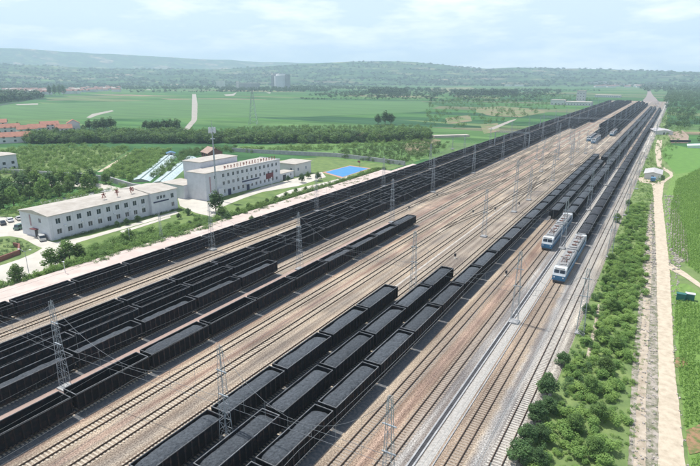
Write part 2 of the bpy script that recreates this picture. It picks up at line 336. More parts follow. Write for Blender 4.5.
hill_range('mountains', [(-300, 52), (-100, 47.5), (0, 48.5), (40, 49), (80, 52), (130, 54.5), (190, 58.5), (250, 60.5), (310, 63.5), (360, 66), (480, 71), (520, 70), (600, 69.5), (700, 71.5), (900, 73)],
           6300, 8200, 8900, 'faint blue mountain ridge farthest away above the green hills', M['hill'], 11, 45)

# yard bed
YB = MB(); a0, a1 = -60, 1330
YB.poly([(-119, a0, 0), (-11.2, a0, 0), (-11.2, a1, 0), (-119, a1, 0)]); YB.poly([(-11.2, a0, 0), (-10.2, a0, GZ - .02), (-10.2, a1, GZ - .02), (-11.2, a1, 0)])
YB.build('yard_ballast', M['ballast'], label='broad bed of grey, cream and pinkish ballast under all the tracks', cat='ballast', kind='structure')
thr = [(642, 103), (662, 105.5), (657.5, 100), (653, 95.5), (650.5, 91), (651.5, 86.5), (649.5, 86), (647.5, 89), (647.5, 93), (646, 97), (643, 100)]
sheet('yard_throat', thr, .02, M['ballast'] if False else mat('throat_ballast', (.30, .23, .20), .95, col2=(.22, .21, .20), scale=.03, detail=8), 'pinkish ballast fan where the tracks narrow and bend away far off')

# ------------------------------------------------------------------ vegetation tools
def leaf_cloud(rng, n, blobs, size, tri=False):
    """n small leaf faces spread through ellipsoid blobs (cx,cy,cz,rx,ry,rz)"""
    wts = np.array([b[3] * b[4] + b[4] * b[5] for b in blobs]); wts /= wts.sum()
    idx = rng.choice(len(blobs), n, p=wts); B = np.array(blobs)[idx]
    d = rng.normal(size=(n, 3)); d /= np.linalg.norm(d, axis=1)[:, None]
    r = rng.uniform(.55, 1.08, n) ** .8
    P = B[:, :3] + d * B[:, 3:6] * r[:, None]
    nrm = d + rng.normal(size=(n, 3)) * .55; nrm[:, 2] += .95; nrm /= np.linalg.norm(nrm, axis=1)[:, None]
    a = np.cross(nrm, rng.normal(size=(n, 3))); a /= np.linalg.norm(a, axis=1)[:, None]; b = np.cross(nrm, a)
    s = size * rng.uniform(.6, 1.4, n)[:, None]
    if tri: return np.stack([P + a * s * 1.2, P + b * s * 1.1, P - (a + b) * s * .8], 1).reshape(-1, 3)
    V = np.stack([P + a * s, P + b * s * .8, P - a * s * .9, P - b * s * .75], 1).reshape(-1, 3)
    return V
def quads_mesh(name, V, m, k=4):
    n = len(V) // k; me = bpy.data.meshes.new(name)
    me.vertices.add(len(V)); me.vertices.foreach_set('co', np.ascontiguousarray(V, dtype=np.float32).ravel())
    me.loops.add(len(V)); me.loops.foreach_set('vertex_index', np.arange(len(V), dtype=np.int32))
    me.polygons.add(n); me.polygons.foreach_set('loop_start', np.arange(0, len(V), k, dtype=np.int32)); me.polygons.foreach_set('loop_total', np.full(n, k, dtype=np.int32))
    me.materials.append(m); me.update(calc_edges=True); me.validate(); return me
def in_poly(P, x, y):
    c = False; n = len(P)
    for i in range(n):
        x1, y1 = P[i]; x2, y2 = P[(i + 1) % n]
        if (y1 > y) != (y2 > y) and x < (x2 - x1) * (y - y1) / (y2 - y1) + x1: c = not c
    return c
def scatter(poly, n, seed, hole=None):
    rr = random.Random(seed); xs = [p[0] for p in poly]; ys = [p[1] for p in poly]; o = []; tries = 0
    while len(o) < n and tries < n * 60:
        tries += 1; x = rr.uniform(min(xs), max(xs)); y = rr.uniform(min(ys), max(ys))
        if in_poly(poly, x, y) and not (hole and any(in_poly(h, x, y) for h in hole)): o.append((x, y))
    return o
def mass(name, spots, hr, m, label, cat, seed, leaves=70, size=.5, squash=.5, z=GZ, kindv='stuff', lobes=3, tri=None):
    if tri is None: tri = seed >= 3 or seed == 1
    if len(spots[0]) == 2: spots = [(a_, b_, z) for a_, b_ in spots]
    spots = [q for q in spots if -50 < proj(q[0], q[1], 0)[0] < 750 and proj(q[0], q[1], 3)[1] < 520]
    """one object of many bushy crowns made of leaf faces"""
    rng = np.random.default_rng(seed); temps = []
    for k in range(6):
        bl = []
        for q in range(lobes): bl.append((rng.uniform(-.26, .26), rng.uniform(-.26, .26), rng.uniform(.3, .70), rng.uniform(.2, .34), rng.uniform(.2, .34), rng.uniform(.22, .34)))
        temps.append(leaf_cloud(rng, int(leaves * 1.7), bl, size * .062, tri))
    outv = []
    for i, (x, y, z) in enumerate(spots):
        h = rng.uniform(*hr); T = temps[i % 6]; a = rng.uniform(0, 6.28); ca, sa = math.cos(a), math.sin(a)
        wd = h / squash * .5 * rng.uniform(.8, 1.2)
        V = np.empty_like(T); V[:, 0] = (T[:, 0] * ca - T[:, 1] * sa) * wd * 2 + x; V[:, 1] = (T[:, 0] * sa + T[:, 1] * ca) * wd * 2 + y; V[:, 2] = T[:, 2] * h + z
        outv.append(V)
    return link(name, quads_mesh(name, np.concatenate(outv), m, 3 if tri else 4), label=label, cat=cat, kind=kindv)

# tree prototypes : trunk (with limbs) and crown, height 1 unit scaled
TREES = {}
def tree_proto(key, m, seed, n=1300, tall=1.0, size=.032):
    rng = np.random.default_rng(seed); rr = random.Random(seed); tb = MB()
    tb.bar((0, 0, -.02), (.01, 0, .45), .022, 6, r2=.014); tb.bar((.01, 0, .45), (.0, .02, .85), .014, 5, r2=.005)
    bl = [(0, 0, .84, .13, .13, .15), (0, 0, .55, .2 / tall, .2 / tall, .25)]
    for k in range(10):
        a = k * 2.4 + rr.random(); zz = .28 + .5 * (k + .5) / 10; r = rr.uniform(.14, .24) / tall * (1.25 - .75 * zz)
        p = (math.cos(a) * r, math.sin(a) * r, zz); tb.bar((.0, 0, zz - .2), p, .009, 4, r2=.003); bl.append((*p, rr.uniform(.11, .2) / tall, rr.uniform(.11, .2) / tall, rr.uniform(.1, .17)))
    TREES[key] = (tb.mesh('trunk', M['bark']), quads_mesh('crown', leaf_cloud(rng, n, bl, size), m))
for i in range(4): tree_proto('A%d' % i, M['leafA'], 20 + i)
for i in range(3): tree_proto('B%d' % i, M['leafB'], 40 + i)
for i in range(3): tree_proto('C%d' % i, M['leafC'], 60 + i)
for i in range(3): tree_proto('P%d' % i, M['leafA'], 80 + i, tall=1.9)
for i in range(2): tree_proto('S%d' % i, M['leafA'], 90 + i, n=3200, size=.022)
for i in range(2): tree_proto('D%d' % i, M['leafB'], 95 + i, n=3200, size=.024)
tcount = 0
def tree(x, y, h, key, label, group=None, name='tree', cat='tree', wide=1.0, z=GZ):
    global tcount; tcount += 1
    fam = [k for k in TREES if k[0] == key]; t, c = TREES[fam[tcount % len(fam)]]
    e = empty(name, (x, y, z), label, cat, group, rz=R.uniform(0, 6.28)); e.scale = (h * wide, h * wide, h)
    link('trunk', t, e); link('crown', c, e); return e
# ------------------------------------------------------------------ tracks
RAIL_TOP = .26
TRK = [(-13.45, 'w', 'bare track next to the green embankment'), (-18.6, 'g', 'track between two grey paths carrying the front blue locomotive'), (-26.6, 'g', 'track beside the cable trough, carrying the second blue locomotive'),
       (-31.9, 'g', 'bare brown-grey track beside the right edge of the loaded coal rows'), (-37.5, 'g', 'track under the loaded wagon row beside the bare tracks'), (-43.5, 'l', 'track under the middle row of loaded wagons'),
       (-50.2, 'l', 'track under the shortest of the three loaded rows'), (-55.4, 'l', 'bare track with pale sleepers along the shortest loaded row'), (-61.5, 'l', 'bare track with pale sleepers on grey and pink gravel'),
       (-67.2, 'l', 'bare track with cream sleepers nearest the single row of mixed wagons'), (-73.3, 'l', 'track under the single row of mixed wagons'), (-84.9, 'l', 'track under the half filled wagons by the pink paving'),
       (-91.3, 'l', 'track under the middle row of empty wagons'), (-97.0, 'l', 'track under the outer row of empty wagons'), (-102.9, 'l', 'track whose wagons begin beyond the bare stretch'),
       (-109.4, 'l', 'lone bare track with cream sleepers and pale shoulder behind the empty wagons'), (-116.3, 'l', 'track under the wagon row standing along the platform')]
SM = {'w': M['sleeper_white'], 'g': M['sleeper_grey'], 'l': M['sleeper_light']}
def rail_mesh(L0, L1):
    m = MB(); m.box(-.09, .09, L0, L1, .09, .125); m.box(-.045, .045, L0, L1, .125, RAIL_TOP); return m.mesh('rail', M['rail'])
RME = rail_mesh(-50, 1320)
def sleepers_mesh(mt, seed):
    rr = random.Random(seed); m = MB(); y = -20.0
    while y < 420:
        j = rr.uniform(-.03, .03); m.box(-1.28 + j, 1.28 + j, y - .13, y + .13, .0, (.06 if mt is M['sleeper_light'] else .04) + rr.uniform(-.01, .012), bottom=False); y += .6 + rr.uniform(-.02, .02)
    m.box(-1.25, 1.25, 420, 1320, .0, .07, bottom=False); return m.mesh('sleepers', mt)
SLM = {k: sleepers_mesh(v, 3) for k, v in SM.items()}
for o, k, lab in TRK:
    e = empty('railway_track', (o, 0, 0), lab, 'railway track', kind='structure')
    link('rail', RME, e, (-.755, 0, 0)); link('rail', RME, e, (.755, 0, 0)); s_ = link('sleepers', SLM[k], e); s_['kind'] = 'stuff'
def turnout(o0, s0, o1, s1, lab):
    e = empty('crossover_track', (0, 0, 0), lab, 'railway track', kind='structure')
    N = 30
    for off in (-.755, .755):
        m = MB(); pts = []
        for i in range(N + 1):
            t = i / N; q = t * t * (3 - 2 * t); pts.append((o0 + (o1 - o0) * q + off, s0 + (s1 - s0) * t))
        for (x0, y0), (x1, y1) in zip(pts, pts[1:]):
            m.poly([(x0 - .075, y0, .128), (x0 + .075, y0, .128), (x1 + .075, y1, .128), (x1 - .075, y1, .128)])
            m.poly([(x0 + .036, y0, .264), (x0 - .036, y0, .264), (x1 - .036, y1, .264), (x1 + .036, y1, .264)][::-1])
            m.poly([(x0 + .036, y0, .12), (x1 + .036, y1, .12), (x1 + .036, y1, .264), (x0 + .036, y0, .264)])
            m.poly([(x0 - .036, y0, .12), (x1 - .036, y1, .12), (x1 - .036, y1, .264), (x0 - .036, y0, .264)])
        m.build('rail', M['rail'], e)
    m = MB(); t = 0.0
    while t < 1:
        q = t * t * (3 - 2 * t); x = o0 + (o1 - o0) * q; y = s0 + (s1 - s0) * t; m.box(x - 1.5, x + 1.5, y - .12, y + .12, .0, .085, bottom=False); t += .62 / (s1 - s0)
    m.build('sleepers', M['sleeper_light'], e)['kind'] = 'stuff'
LAD = [(-61.5, 160, -55.4, 215), (-55.4, 205, -50.2, 262), (-55.4, 228, -50.2, 285), (-50.2, 255, -43.5, 318), (-50.2, 225, -55.4, 290), (-73.3, 215, -67.2, 275), (-84.9, 190, -79, 240), (-79, 240, -73.3, 300),
       (-84.9, 225, -79.2, 290), (-79.2, 290, -79.2, 660), (-61.5, 320, -67.2, 385), (-73.3, 300, -79.2, 360), (-67.2, 330, -61.5, 395), (-43.5, 320, -37.5, 390), (-50.2, 290, -43.5, 352), (-73.3, 385, -84.9, 500), (-61.5, 260, -55.4, 320)]
LADN = ['starting beside the third mast', 'crossing the pink patch before the tall mast', 'just beyond the tall mast', 'reaching the loaded wagon row', 'crossing back the other way near the tall mast', 'in the middle of the bare tracks', 'leaving the dark wagon rows by the signal box',
        'joining the extra inner track', 'second to leave the dark wagon rows', 'running straight along the dark wagon rows', 'far off behind the mast cluster', 'leading back to the dark rows', 'far off opposite the mast cluster', 'far off beside the end of the loaded row', 'just short of the end of the loaded row', 'longest, leading to the far dark block', 'between the tall mast and the mast cluster']
for a, b in zip(LAD, LADN): turnout(*a, 'connecting rails with dark rail lines, ' + b)

# ------------------------------------------------------------------ wagons
WL, WP = 13.25, 14.08                                   # body length, pitch
Z0, Z1 = 1.25, 3.62
def wagon_meshes():
    b = MB(); rb = MB(); w_, L = 1.56, WL / 2
    b.box(-w_, w_, -L, L, Z0 - .12, Z0, 0)                                  # floor
    for sgn in (-1, 1):
        x0, x1 = sorted((sgn * w_, sgn * (w_ - .09))); b.box(x0, x1, -L, L, Z0, Z1 - .12, 0)
        b.box(*sorted((sgn * (w_ + .0), sgn * (w_ + .08))), -L, L, Z0 - .25, Z0 - .02, 0)
        y0, y1 = sorted((sgn * L, sgn * (L - .09))); b.box(-w_ + .09, w_ - .09, y0, y1, Z0, Z1 - .12, 0)
        for k in range(5): b.box(-w_ + .25 + k * .72, -w_ + .37 + k * .72, *sorted((sgn * L, sgn * (L + .10))), Z0 - .1, Z1 - .14, 0)
        b.box(-w_, w_, *sorted((sgn * L, sgn * (L + .07))), 2.35, 2.5, 0)
        n = 11
        for k in range(n + 1):
            y = -L + .08 + (2 * L - .16) * k / n; wd = .085 if k not in (0, n) else .1
            rb.box(*sorted((sgn * w_, sgn * (w_ + .115))), y - wd, y + wd, Z0 - .22, Z1 - .13, 0)
        for k in range(n):                                                   # lower side doors and pressed panels
            if k in (1, 3, 7, 9):
                yc = -L + .08 + (2 * L - .16) * (k + .5) / n; b.box(*sorted((sgn * w_, sgn * (w_ + .05))), yc - .42, yc + .42, Z0 + .05, Z0 + .95, 0)
            else:
                yc = -L + .08 + (2 * L - .16) * (k + .5) / n; b.box(*sorted((sgn * w_, sgn * (w_ + .035))), yc - .34, yc + .34, Z0 + 1.1, Z0 + 1.35, 0)
        b.box(*sorted((sgn * .05, sgn * .2)), -L + .4, L - .4, Z0 - .45, Z0 - .12, 0)
    body = b.mesh('body', M['wagon']); ribs = rb.mesh('side_ribs', M['rib'])
    r = MB(); t = .13
    for sgn in (-1, 1):
        r.box(*sorted((sgn * (w_ + .05), sgn * (w_ - .05))), -L - .05, L + .05, Z1 - .12, Z1, 0)
        r.box(-w_ + .05, w_ - .05, *sorted((sgn * (L + .04), sgn * (L - .07))), Z1 - .12, Z1 - .005, 0)
    rim = r.mesh('top_rim', M['rim'])
    ins = MB(); ins.box(-w_ + .09, w_ - .09, -L + .09, L - .09, Z0 + .004, Z0 + .10, 0)
    for k in range(1, 5): ins.box(-w_ + .09, w_ - .09, -L + 2 * L * k / 5 - .06, -L + 2 * L * k / 5 + .06, Z0 + .1, Z0 + .3, 0)
    inside = ins.mesh('floor_liner', M['inside'])
    bg_ = MB()
    for sgn in (-1, 1):
        x = sgn * 1.0; bg_.extrude_x([(-1.3, .55), (-.9, .42), (.9, .42), (1.3, .55), (1.3, .8), (.4, .98), (-.4, .98), (-1.3, .8)], x - .08, x + .08)
        for yy in (-.875, .875):
            c = Vector((sgn * .755, yy, RAIL_TOP + .42)); bg_.bar(c - Vector((.07, 0, 0)), c + Vector((.07, 0, 0)), .42, 12)
    for yy in (-.875, .875): bg_.bar((-.75, yy, RAIL_TOP + .42), (.75, yy, RAIL_TOP + .42), .08, 6)
    bg_.box(-1.0, 1.0, -.2, .2, .6, 1.05)
    bogie = bg_.mesh('bogie', M['bogie'])
    c = MB(); c.box(-.12, .12, 0, .42, .86, 1.06); c.box(-.2, .2, .28, .44, .80, 1.12); coup = c.mesh('coupler', M['bogie'])
    return body, rim, inside, bogie, coup, ribs
WB = wagon_meshes()
def load_mesh(seed, top, m, heap=.22, endfall=.55):
    rr = random.Random(seed); nx, ny = 13, 52; L = WL / 2 - .1; w_ = 1.465; V = []
    ph = [(rr.uniform(.25, 1.1), rr.uniform(0, 6.28), rr.uniform(.5, 2)) for _ in range(7)]
    for j in range(ny + 1):
        for i in range(nx + 1):
            x = -w_ + 2 * w_ * i / nx; y = -L + 2 * L * j / ny
            ed = 1 - abs(x / w_) ** 3; e = min(1, (L - abs(y)) / 1.3); rnd = 1 - max(0, abs(x / w_) * .9 + (1 - e) * .8 - .75)
            z = top - .28 + heap * ed * e ** .5 - endfall * (1 - e) ** 1.6 - .15 * (1 - ed) + sum(math.sin(y * f_ + x * g_ + p_) * .022 for f_, p_, g_ in ph)
            V.append((x, y, min(z + rr.uniform(-.045, .045) + .07 * math.sin(y * ph[0][0] * 3 + ph[0][1]) * ed, top + .12)))
    Fc = [(j * (nx + 1) + i, j * (nx + 1) + i + 1, (j + 1) * (nx + 1) + i + 1, (j + 1) * (nx + 1) + i) for j in range(ny) for i in range(nx)]
    me = bpy.data.meshes.new('coal_load'); me.from_pydata(V, [], Fc); me.materials.append(m); return me
LOADS = {'K': [load_mesh(30 + i, Z1 - .75 - .1 * i, M['inside'], .25, .3) for i in range(4)], 'L': [load_mesh(i, Z1 - .05 * (i % 3), M['coal'], .16 + .05 * (i % 4), .4 + .1 * (i % 3)) for i in range(8)], 'H': [load_mesh(10 + i, Z1 - .55, M['coal'], .3, .9) for i in range(3)], 'D': [load_mesh(20 + i, Z1, M['darkcoal'], .3) for i in range(3)]}
def wagon(o, s, kind, label, group, rich=True):
    e = empty('coal_wagon', (o, s, 0), label, 'railway wagon', group)
    link('body', WB[0], e); link('side_ribs', WB[5], e, kind='stuff'); link('top_rim', WB[1], e); link('floor_liner', WB[2], e)
    if kind != 'E': link('coal_load', R.choice(LOADS[kind]), e, rz=R.choice((0, math.pi)))
    if rich:
        for yy in (-4.6, 4.6): link('bogie', WB[3], e, (0, yy, 0))
        link('coupler', WB[4], e, (0, WL / 2, 0)); link('coupler', WB[4], e, (0, -WL / 2, 0), math.pi)
    return e
# rows: offset, gap phase, first, last, load kinds, description, counting
ROWS = [
 (-37.5, 55.4, 0, 368, lambda k: 'L', 'loaded coal wagon', 'in the loaded row beside the bare tracks', 'near'),
 (-43.5, 50.6, 0, 120.5, lambda k: 'L', 'loaded coal wagon', 'of the middle loaded row', 'far'),
 (-50.2, 102.6, 0, 103, lambda k: 'L', 'loaded coal wagon', 'of the shortest loaded row', 'far'),
 (-73.3, 37.8, 0, 165, lambda k: ['E', 'L', 'E', 'E', 'E', 'H', 'H', 'H', 'L', 'E'][min(9, max(0, k - 2))], None, 'of the single row of mixed wagons', 'far'),
 (-84.9, 101.8, 0, 102, lambda k: 'H', 'half filled dark wagon', 'of the row by the pink paving', 'far'),
 (-91.3, 63.9, 0, 1270, lambda k: 'K' if (k * 7) % 5 else 'E', 'black open wagon', 'in the inner unbroken dark row', 'near'),
 (-97.0, 64.6, 0, 1275, lambda k: 'K' if (k * 7) % 5 else 'E', 'black open wagon', 'in the outer unbroken dark row', 'near'),
 (-102.9, 140.2, 140, 1280, lambda k: 'K' if (k * 7) % 5 else 'E', 'black open wagon', 'of the row starting beyond the bare stretch', 'near'),
 (-116.3, 65.8, 0, 1270, lambda k: 'K' if (k * 7) % 5 else 'E', 'black open wagon', 'of the row along the platform edge', 'near'),
 (-18.6, 171.0, 171, 1000, lambda k: 'D', 'wagon of dark coal', 'behind the front blue locomotive', 'near'),
 (-26.6, 197.0, 197, 1030, lambda k: 'L', 'loaded coal wagon', 'behind the second blue locomotive', 'near'),
 (-31.9, 197.5, 197, 1030, lambda k: 'L', 'loaded coal wagon', 'of the headless row by the second locomotive', 'near'),
 (-84.9, 574, 574, 1280, lambda k: 'E', 'far black wagon', 'of the inner far block', 'near'),
 (-79.2, 670, 670, 1280, lambda k: 'E', 'far black wagon', 'of the innermost far row', 'near'),
 (-43.5, 556, 556, 1150, lambda k: 'E', 'far dark wagon', 'behind the far small locomotive', 'near'),
 (-50.2, 490, 490, 1200, lambda k: 'E', 'far dark wagon', 'behind the farthest dark locomotive', 'near'),
 (-55.4, 505, 505, 1240, lambda k: 'E', 'far dark wagon', 'at the edge of the far middle block', 'near'),
 (-61.3, 600, 600, 1240, lambda k: 'E', 'far dark wagon', 'of the outer row in the far middle block', 'near'),
]
def seen(o, s):
    for ds in (-WL / 2, WL / 2):
        for z in (.5, 3.6):
            for do in (-1.6, 1.6):
                x, y = proj(o + do, s + ds, z)
                if -2 < x < 702 and 0 < y < 468: return True
    return False
cars = []
for ri, (o, ph, s0, s1, kf, nm, ds, cnt) in enumerate(ROWS):
    k0 = math.floor((s0 - ph) / WP + .02); lst = []
    k = k0
    while ph + (k + 1) * WP <= s1 + 1.5:
        sc = ph + (k + .5) * WP
        if sc - WL / 2 >= s0 - 1.5 and seen(o, sc): lst.append(sc)
        k += 1
    if 320 < s1 and o == -31.9: lst = [q for q in lst if not 345 < q < 358]
    for i, sc in enumerate(lst):
        kd = kf(int(round((sc - (ph - 2 * WP)) / WP - .5)) + 0)
        j = i + 1 if cnt == 'near' else len(lst) - i
        cars.append([sc * sc + o * o + 2500, ri, o, sc, kd, nm, ds, cnt, j])
cars.sort(key=lambda c: c[0])
IND, REST = cars[:296], cars[296:]
MIXN = {'E': 'empty black wagon', 'L': 'coal filled wagon', 'H': 'partly filled wagon', 'D': 'dark wagon'}
for d2, ri, o, sc, kd, nm, ds, cnt, j in IND:
    nm = nm or MIXN[kd]
    if True: lab = '%s, %s %s %s' % (nm, nth(j), 'from near end' if cnt == 'near' else 'from far end', ds)
    else: lab = '%s far along, %s' % (nm, ds) if True else ''
    if ds.startswith('behind'): lab = '%s, %s %s' % (nm, nth(j), ds)
    near = d2 < 260 ** 2
    wagon(o, sc, kd, lab, 'coal wagons ' + ds, near)
# the rest: far wagons joined
def join_rest(lst):
    m = MB(); w_, L = 1.56, WL / 2
    for d2, ri, o, sc, kd, *_ in lst:
        m.box(o - w_, o + w_, sc - L, sc + L, .9, 1.3, 0)
        for sg in (-1, 1):
            m.box(*sorted((o + sg * w_, o + sg * (w_ - .12))), sc - L, sc + L, 1.3, Z1 - .1, 0); m.box(o - w_ + .12, o + w_ - .12, *sorted((sc + sg * L, sc + sg * (L - .12))), 1.3, Z1 - .1, 0)
            m.box(*sorted((o + sg * (w_ + .04), o + sg * (w_ - .14))), sc - L, sc + L, Z1 - .1, Z1, 1)
            m.box(o - .95, o + .95, sc + sg * 4.6 - 1.2, sc + sg * 4.6 + 1.2, .3, .9, 0)
        if kd in 'LHD': m.poly([(o - w_ + .12, sc - L + .12, Z1 - .3), (o + w_ - .12, sc - L + .12, Z1 - .3), (o + w_ - .12, sc + L - .12, Z1 - .3), (o - w_ + .12, sc + L - .12, Z1 - .3)], 2)
    m.build('far_wagons', [M['wagon'], M['rim'], M['coal']], label='mass of distant coal wagons filling the far ends of the rows', cat='railway wagons', kind='stuff')
join_rest(REST)

dm = mat('dust_and_shade', (.085, .095, .105), .95, col2=(.20, .185, .17), scale=2.2, lo=.42, hi=.72, detail=8)  # coal dust, with the bluish shade beside the wagons painted into its colour
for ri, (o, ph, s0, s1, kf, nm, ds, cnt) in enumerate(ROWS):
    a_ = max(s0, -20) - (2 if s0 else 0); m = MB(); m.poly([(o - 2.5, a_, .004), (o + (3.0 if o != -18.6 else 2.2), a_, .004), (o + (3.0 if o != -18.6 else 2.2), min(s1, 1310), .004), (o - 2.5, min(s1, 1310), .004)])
    m.build('dust_and_shade', dm, label='coal dusted ballast with painted wagon shade, %s' % ds.replace('wagon ', ''), cat='ballast', kind='structure')
# ------------------------------------------------------------------ locomotives
def loco_section(e, y0, sgn, rich=True):
    """one 18 m section; cab at the end pointing to -y when sgn = 1"""
    def Y(y): return y0 + sgn * y
    L = 18.3; w_ = 1.52
    def ex(prof, x0, x1): 
        p = [(Y(y), z) for y, z in prof]
        return p if sgn > 0 else p[::-1]
    m = MB(); m.extrude_x(ex([(0.0, .75), (.25, .62), (L - .2, .62), (L - .2, 2.0), (.0, 2.0)], 0, 0), -w_, w_, 0)
    m.build('lower_body', M['loco_blue'], e)
    m = MB(); m.extrude_x(ex([(0.0, 2.002), (2.9, 2.002), (2.9, 3.75), (1.25, 3.75), (.75, 3.45), (.22, 2.55)], 0, 0), -w_ + .003, w_ - .003, 0); m.build('cab', M['loco_white'], e)
    m = MB(); m.extrude_x(ex([(2.903, 2.002), (L - .2, 2.002), (L - .2, 3.45), (2.903, 3.45)], 0, 0), -w_ + .003, w_ - .003, 0); m.build('upper_body', M['loco_blue'], e)
    m = MB(); prof = [(-w_ + .01, 3.452), (w_ - .01, 3.452), (w_ - .25, 3.80), (-w_ + .25, 3.80)]
    m.extrude_y(prof, *sorted((Y(2.905), Y(L - .2))), 0); m.build('roof', M['loco_roof'], e)
    for sx in (-1, 1):                                          # windscreens on the sloping cab front
        m = MB(); xa, xb = sorted((sx * .12, sx * 1.28)); n = (-.9 * sgn * .04, .4 * .04)
        q = [(.26, 2.62), (.70, 3.34)]
        pts = [(xa, Y(q[0][0] - .035), q[0][1] + .02), (xb, Y(q[0][0] - .035), q[0][1] + .02), (xb, Y(q[1][0] - .035), q[1][1] + .02), (xa, Y(q[1][0] - .035), q[1][1] + .02)]
        m.poly(pts if sgn > 0 else pts[::-1]); m.poly([(x, y + .03 * sgn, z - .01) for x, y, z in pts][::-1 if sgn > 0 else 1]); m.build('windscreen', M['glass'], e)
        m = MB(); m.cbox((sx * 1.05, Y(-.04), 1.55), (.35, .1, .24)); m.build('headlight', M['frame'], e)
        m = MB(); x0, x1 = sorted((sx * (w_ - .01), sx * (w_ + .012))); m.box(x0, x1, *sorted((Y(1.5), Y(2.3))), 2.5, 3.2); m.build('side_window', M['glass'], e)
        m = MB(); x0, x1 = sorted((sx * (w_ - .01), sx * (w_ + .015)))
        for k in range(7): m.box(x0, x1, *sorted((Y(4 + k * 1.9), Y(5.5 + k * 1.9))), 2.5, 3.15)
        m.build('louvres', M['dark'], e)
        m = MB(); x0, x1 = sorted((sx * (w_ - .0), sx * (w_ + .02))); m.box(x0, x1, *sorted((Y(.3), Y(L - .3))), 1.92, 2.1); m.build('stripe', M['loco_white'], e)
    m = MB(); m.box(-1.3, 1.3, *sorted((Y(-.25), Y(.3))), .3, .72); m.build('cowcatcher', M['dark'], e)
    m = MB(); m.box(-1.2, 1.2, *sorted((Y(.3), Y(.8))), 3.7, 3.9); m.build('top_lamp', M['loco_roof'], e)
    for yy in (4.2, 13.8):
        b = MB(); 
        for sx in (-1, 1):
            b.box(*sorted((sx * .95, sx * 1.2)), Y(yy) - 2.2, Y(yy) + 2.2, .5, .85)
            for q in (-1.4, 1.4): b.bar((sx * .69, Y(yy) + q, RAIL_TOP + .55), (sx * .83, Y(yy) + q, RAIL_TOP + .55), .55, 14)
        b.build('bogie', M['bogie'], e)
    m = MB()                                                     # roof gear
    for yy, ln, wd, h in ((3.6, 1.4, 1.7, .25), (8.6, 2.4, 1.6, .30), (11.8, 2.2, 1.5, .22), (15.6, 1.4, 1.8, .3)): m.box(-wd / 2, wd / 2, *sorted((Y(yy), Y(yy + ln))), 3.8, 3.8 + h)
    m.build('roof_hatch', M['loco_roof'], e)
    m = MB()
    for k in range(6): m.bar((-.6 + (k % 2) * 1.2, Y(5.6 + k * .55), 3.8), (-.6 + (k % 2) * 1.2, Y(5.6 + k * .55), 4.15), .09, 6)
    m.bar((.1, Y(5), 4.15), (.1, Y(16), 4.15), .045, 4)
    for yy in (11.3, 14.6): m.box(-.5, .6, Y(yy) - .35, Y(yy) + .35, 3.82, 4.2)
    m.build('roof_insulators', M['rust'], e)
    p = MB(); yb = Y(6.6)
    for x in (-.5, .5):
        p.bar((x, yb - .6, 4.1), (x, yb + .6, 4.1), .06); p.bar((x, yb - .5, 4.12), (x * .7, yb + .9, 4.65), .045); p.bar((x * .7, yb + .9, 4.65), (x * 1.0, yb - .4, 5.1), .035)
    p.bar((-.95, yb - .4, 5.12), (.95, yb - .4, 5.12), .05); p.bar((-.95, yb - .15, 5.12), (.95, yb - .15, 5.12), .05); p.bar((-.6, yb + .6, 4.1), (.6, yb + .6, 4.1), .05)
    p.build('pantograph', M['rust'], e)
def loco(o, s, label, sections=2):
    e = empty('electric_locomotive', (o, s, 0), label, 'locomotive', 'blue and white electric locomotives')
    loco_section(e, 0, 1)
    if sections == 2:
        loco_section(e, 37.0, -1)
    return e
loco(-18.6, 133.0, 'front blue and white electric locomotive with pale grey roof, nearest the embankment')
loco(-26.6, 158.8, 'second blue and white electric locomotive, one track further in than the front one')
loco(-43.5, 518.5, 'far small locomotive heading the inner row of the distant middle block')
loco(-50.2, 452, 'farthest dark looking locomotive heading the distant middle block')
loco(-55.4, 467, 'dark looking locomotive at the outer edge of the distant middle block')

# ------------------------------------------------------------------ catenary masts and wires
def mast_mesh(h, b=.75, t=.25):
    m = MB(); n = max(6, int(h / 1.25))
    def c(k, sx, sy): q = k / n; r = b + (t - b) * q; return Vector((sx * r, sy * r * .8, .35 + (h - .35) * q))
    cs = [(-1, -1), (1, -1), (1, 1), (-1, 1)]
    for sx, sy in cs: m.bar(c(0, sx, sy), c(n, sx, sy), .043)
    for k in range(n):
        for i in range(4):
            a, b_ = cs[i], cs[(i + 1) % 4]; m.bar(c(k, *a), c(k + 1, *b_), .02, 3) if (k + i) % 2 else m.bar(c(k, *b_), c(k + 1, *a), .02, 3); m.bar(c(k + 1, *a), c(k + 1, *b_), .018, 3)
    return m.mesh('lattice', M['steel'])
LAT = {h: mast_mesh(h) for h in (15.8, 14.2, 20.0)}; LAT['s'] = mast_mesh(9, .35, .2)
fm = MB(); fm.extrude_y([(-1.1, -.3), (1.1, -.3), (.95, .38), (-.95, .38)], -1.0, 1.0); FND = fm.mesh('foundation', M['concrete_grey'])
am = MB()
for zz in (.80, .55): am.box(-.9, .9, -.09, .09, zz * 15, zz * 15 + .12)
am.bar((0, 0, 15), (0, 0, 16.2), .03); ARM = am.mesh('cross_arm', M['steel'])
stn = [41.4 + 0, 107.5, 163, 219, 276, 333, 390, 450, 512, 575, 640, 710, 780, 860, 940, 1020]
colm = [(-113.0, 14.2, 'between platform wagon row and lone bare track'), (-80.4, 15.8, 'along the pink paving strip and dark rows'), (-47.0, 15.8, 'beside the shortest loaded row and the bare tracks'),
        (-22.4, 15.8, 'on the pale strip by the cable trough'), (-9.7, 14.2, 'among the shrubs on the green embankment')]
MASTS = {}
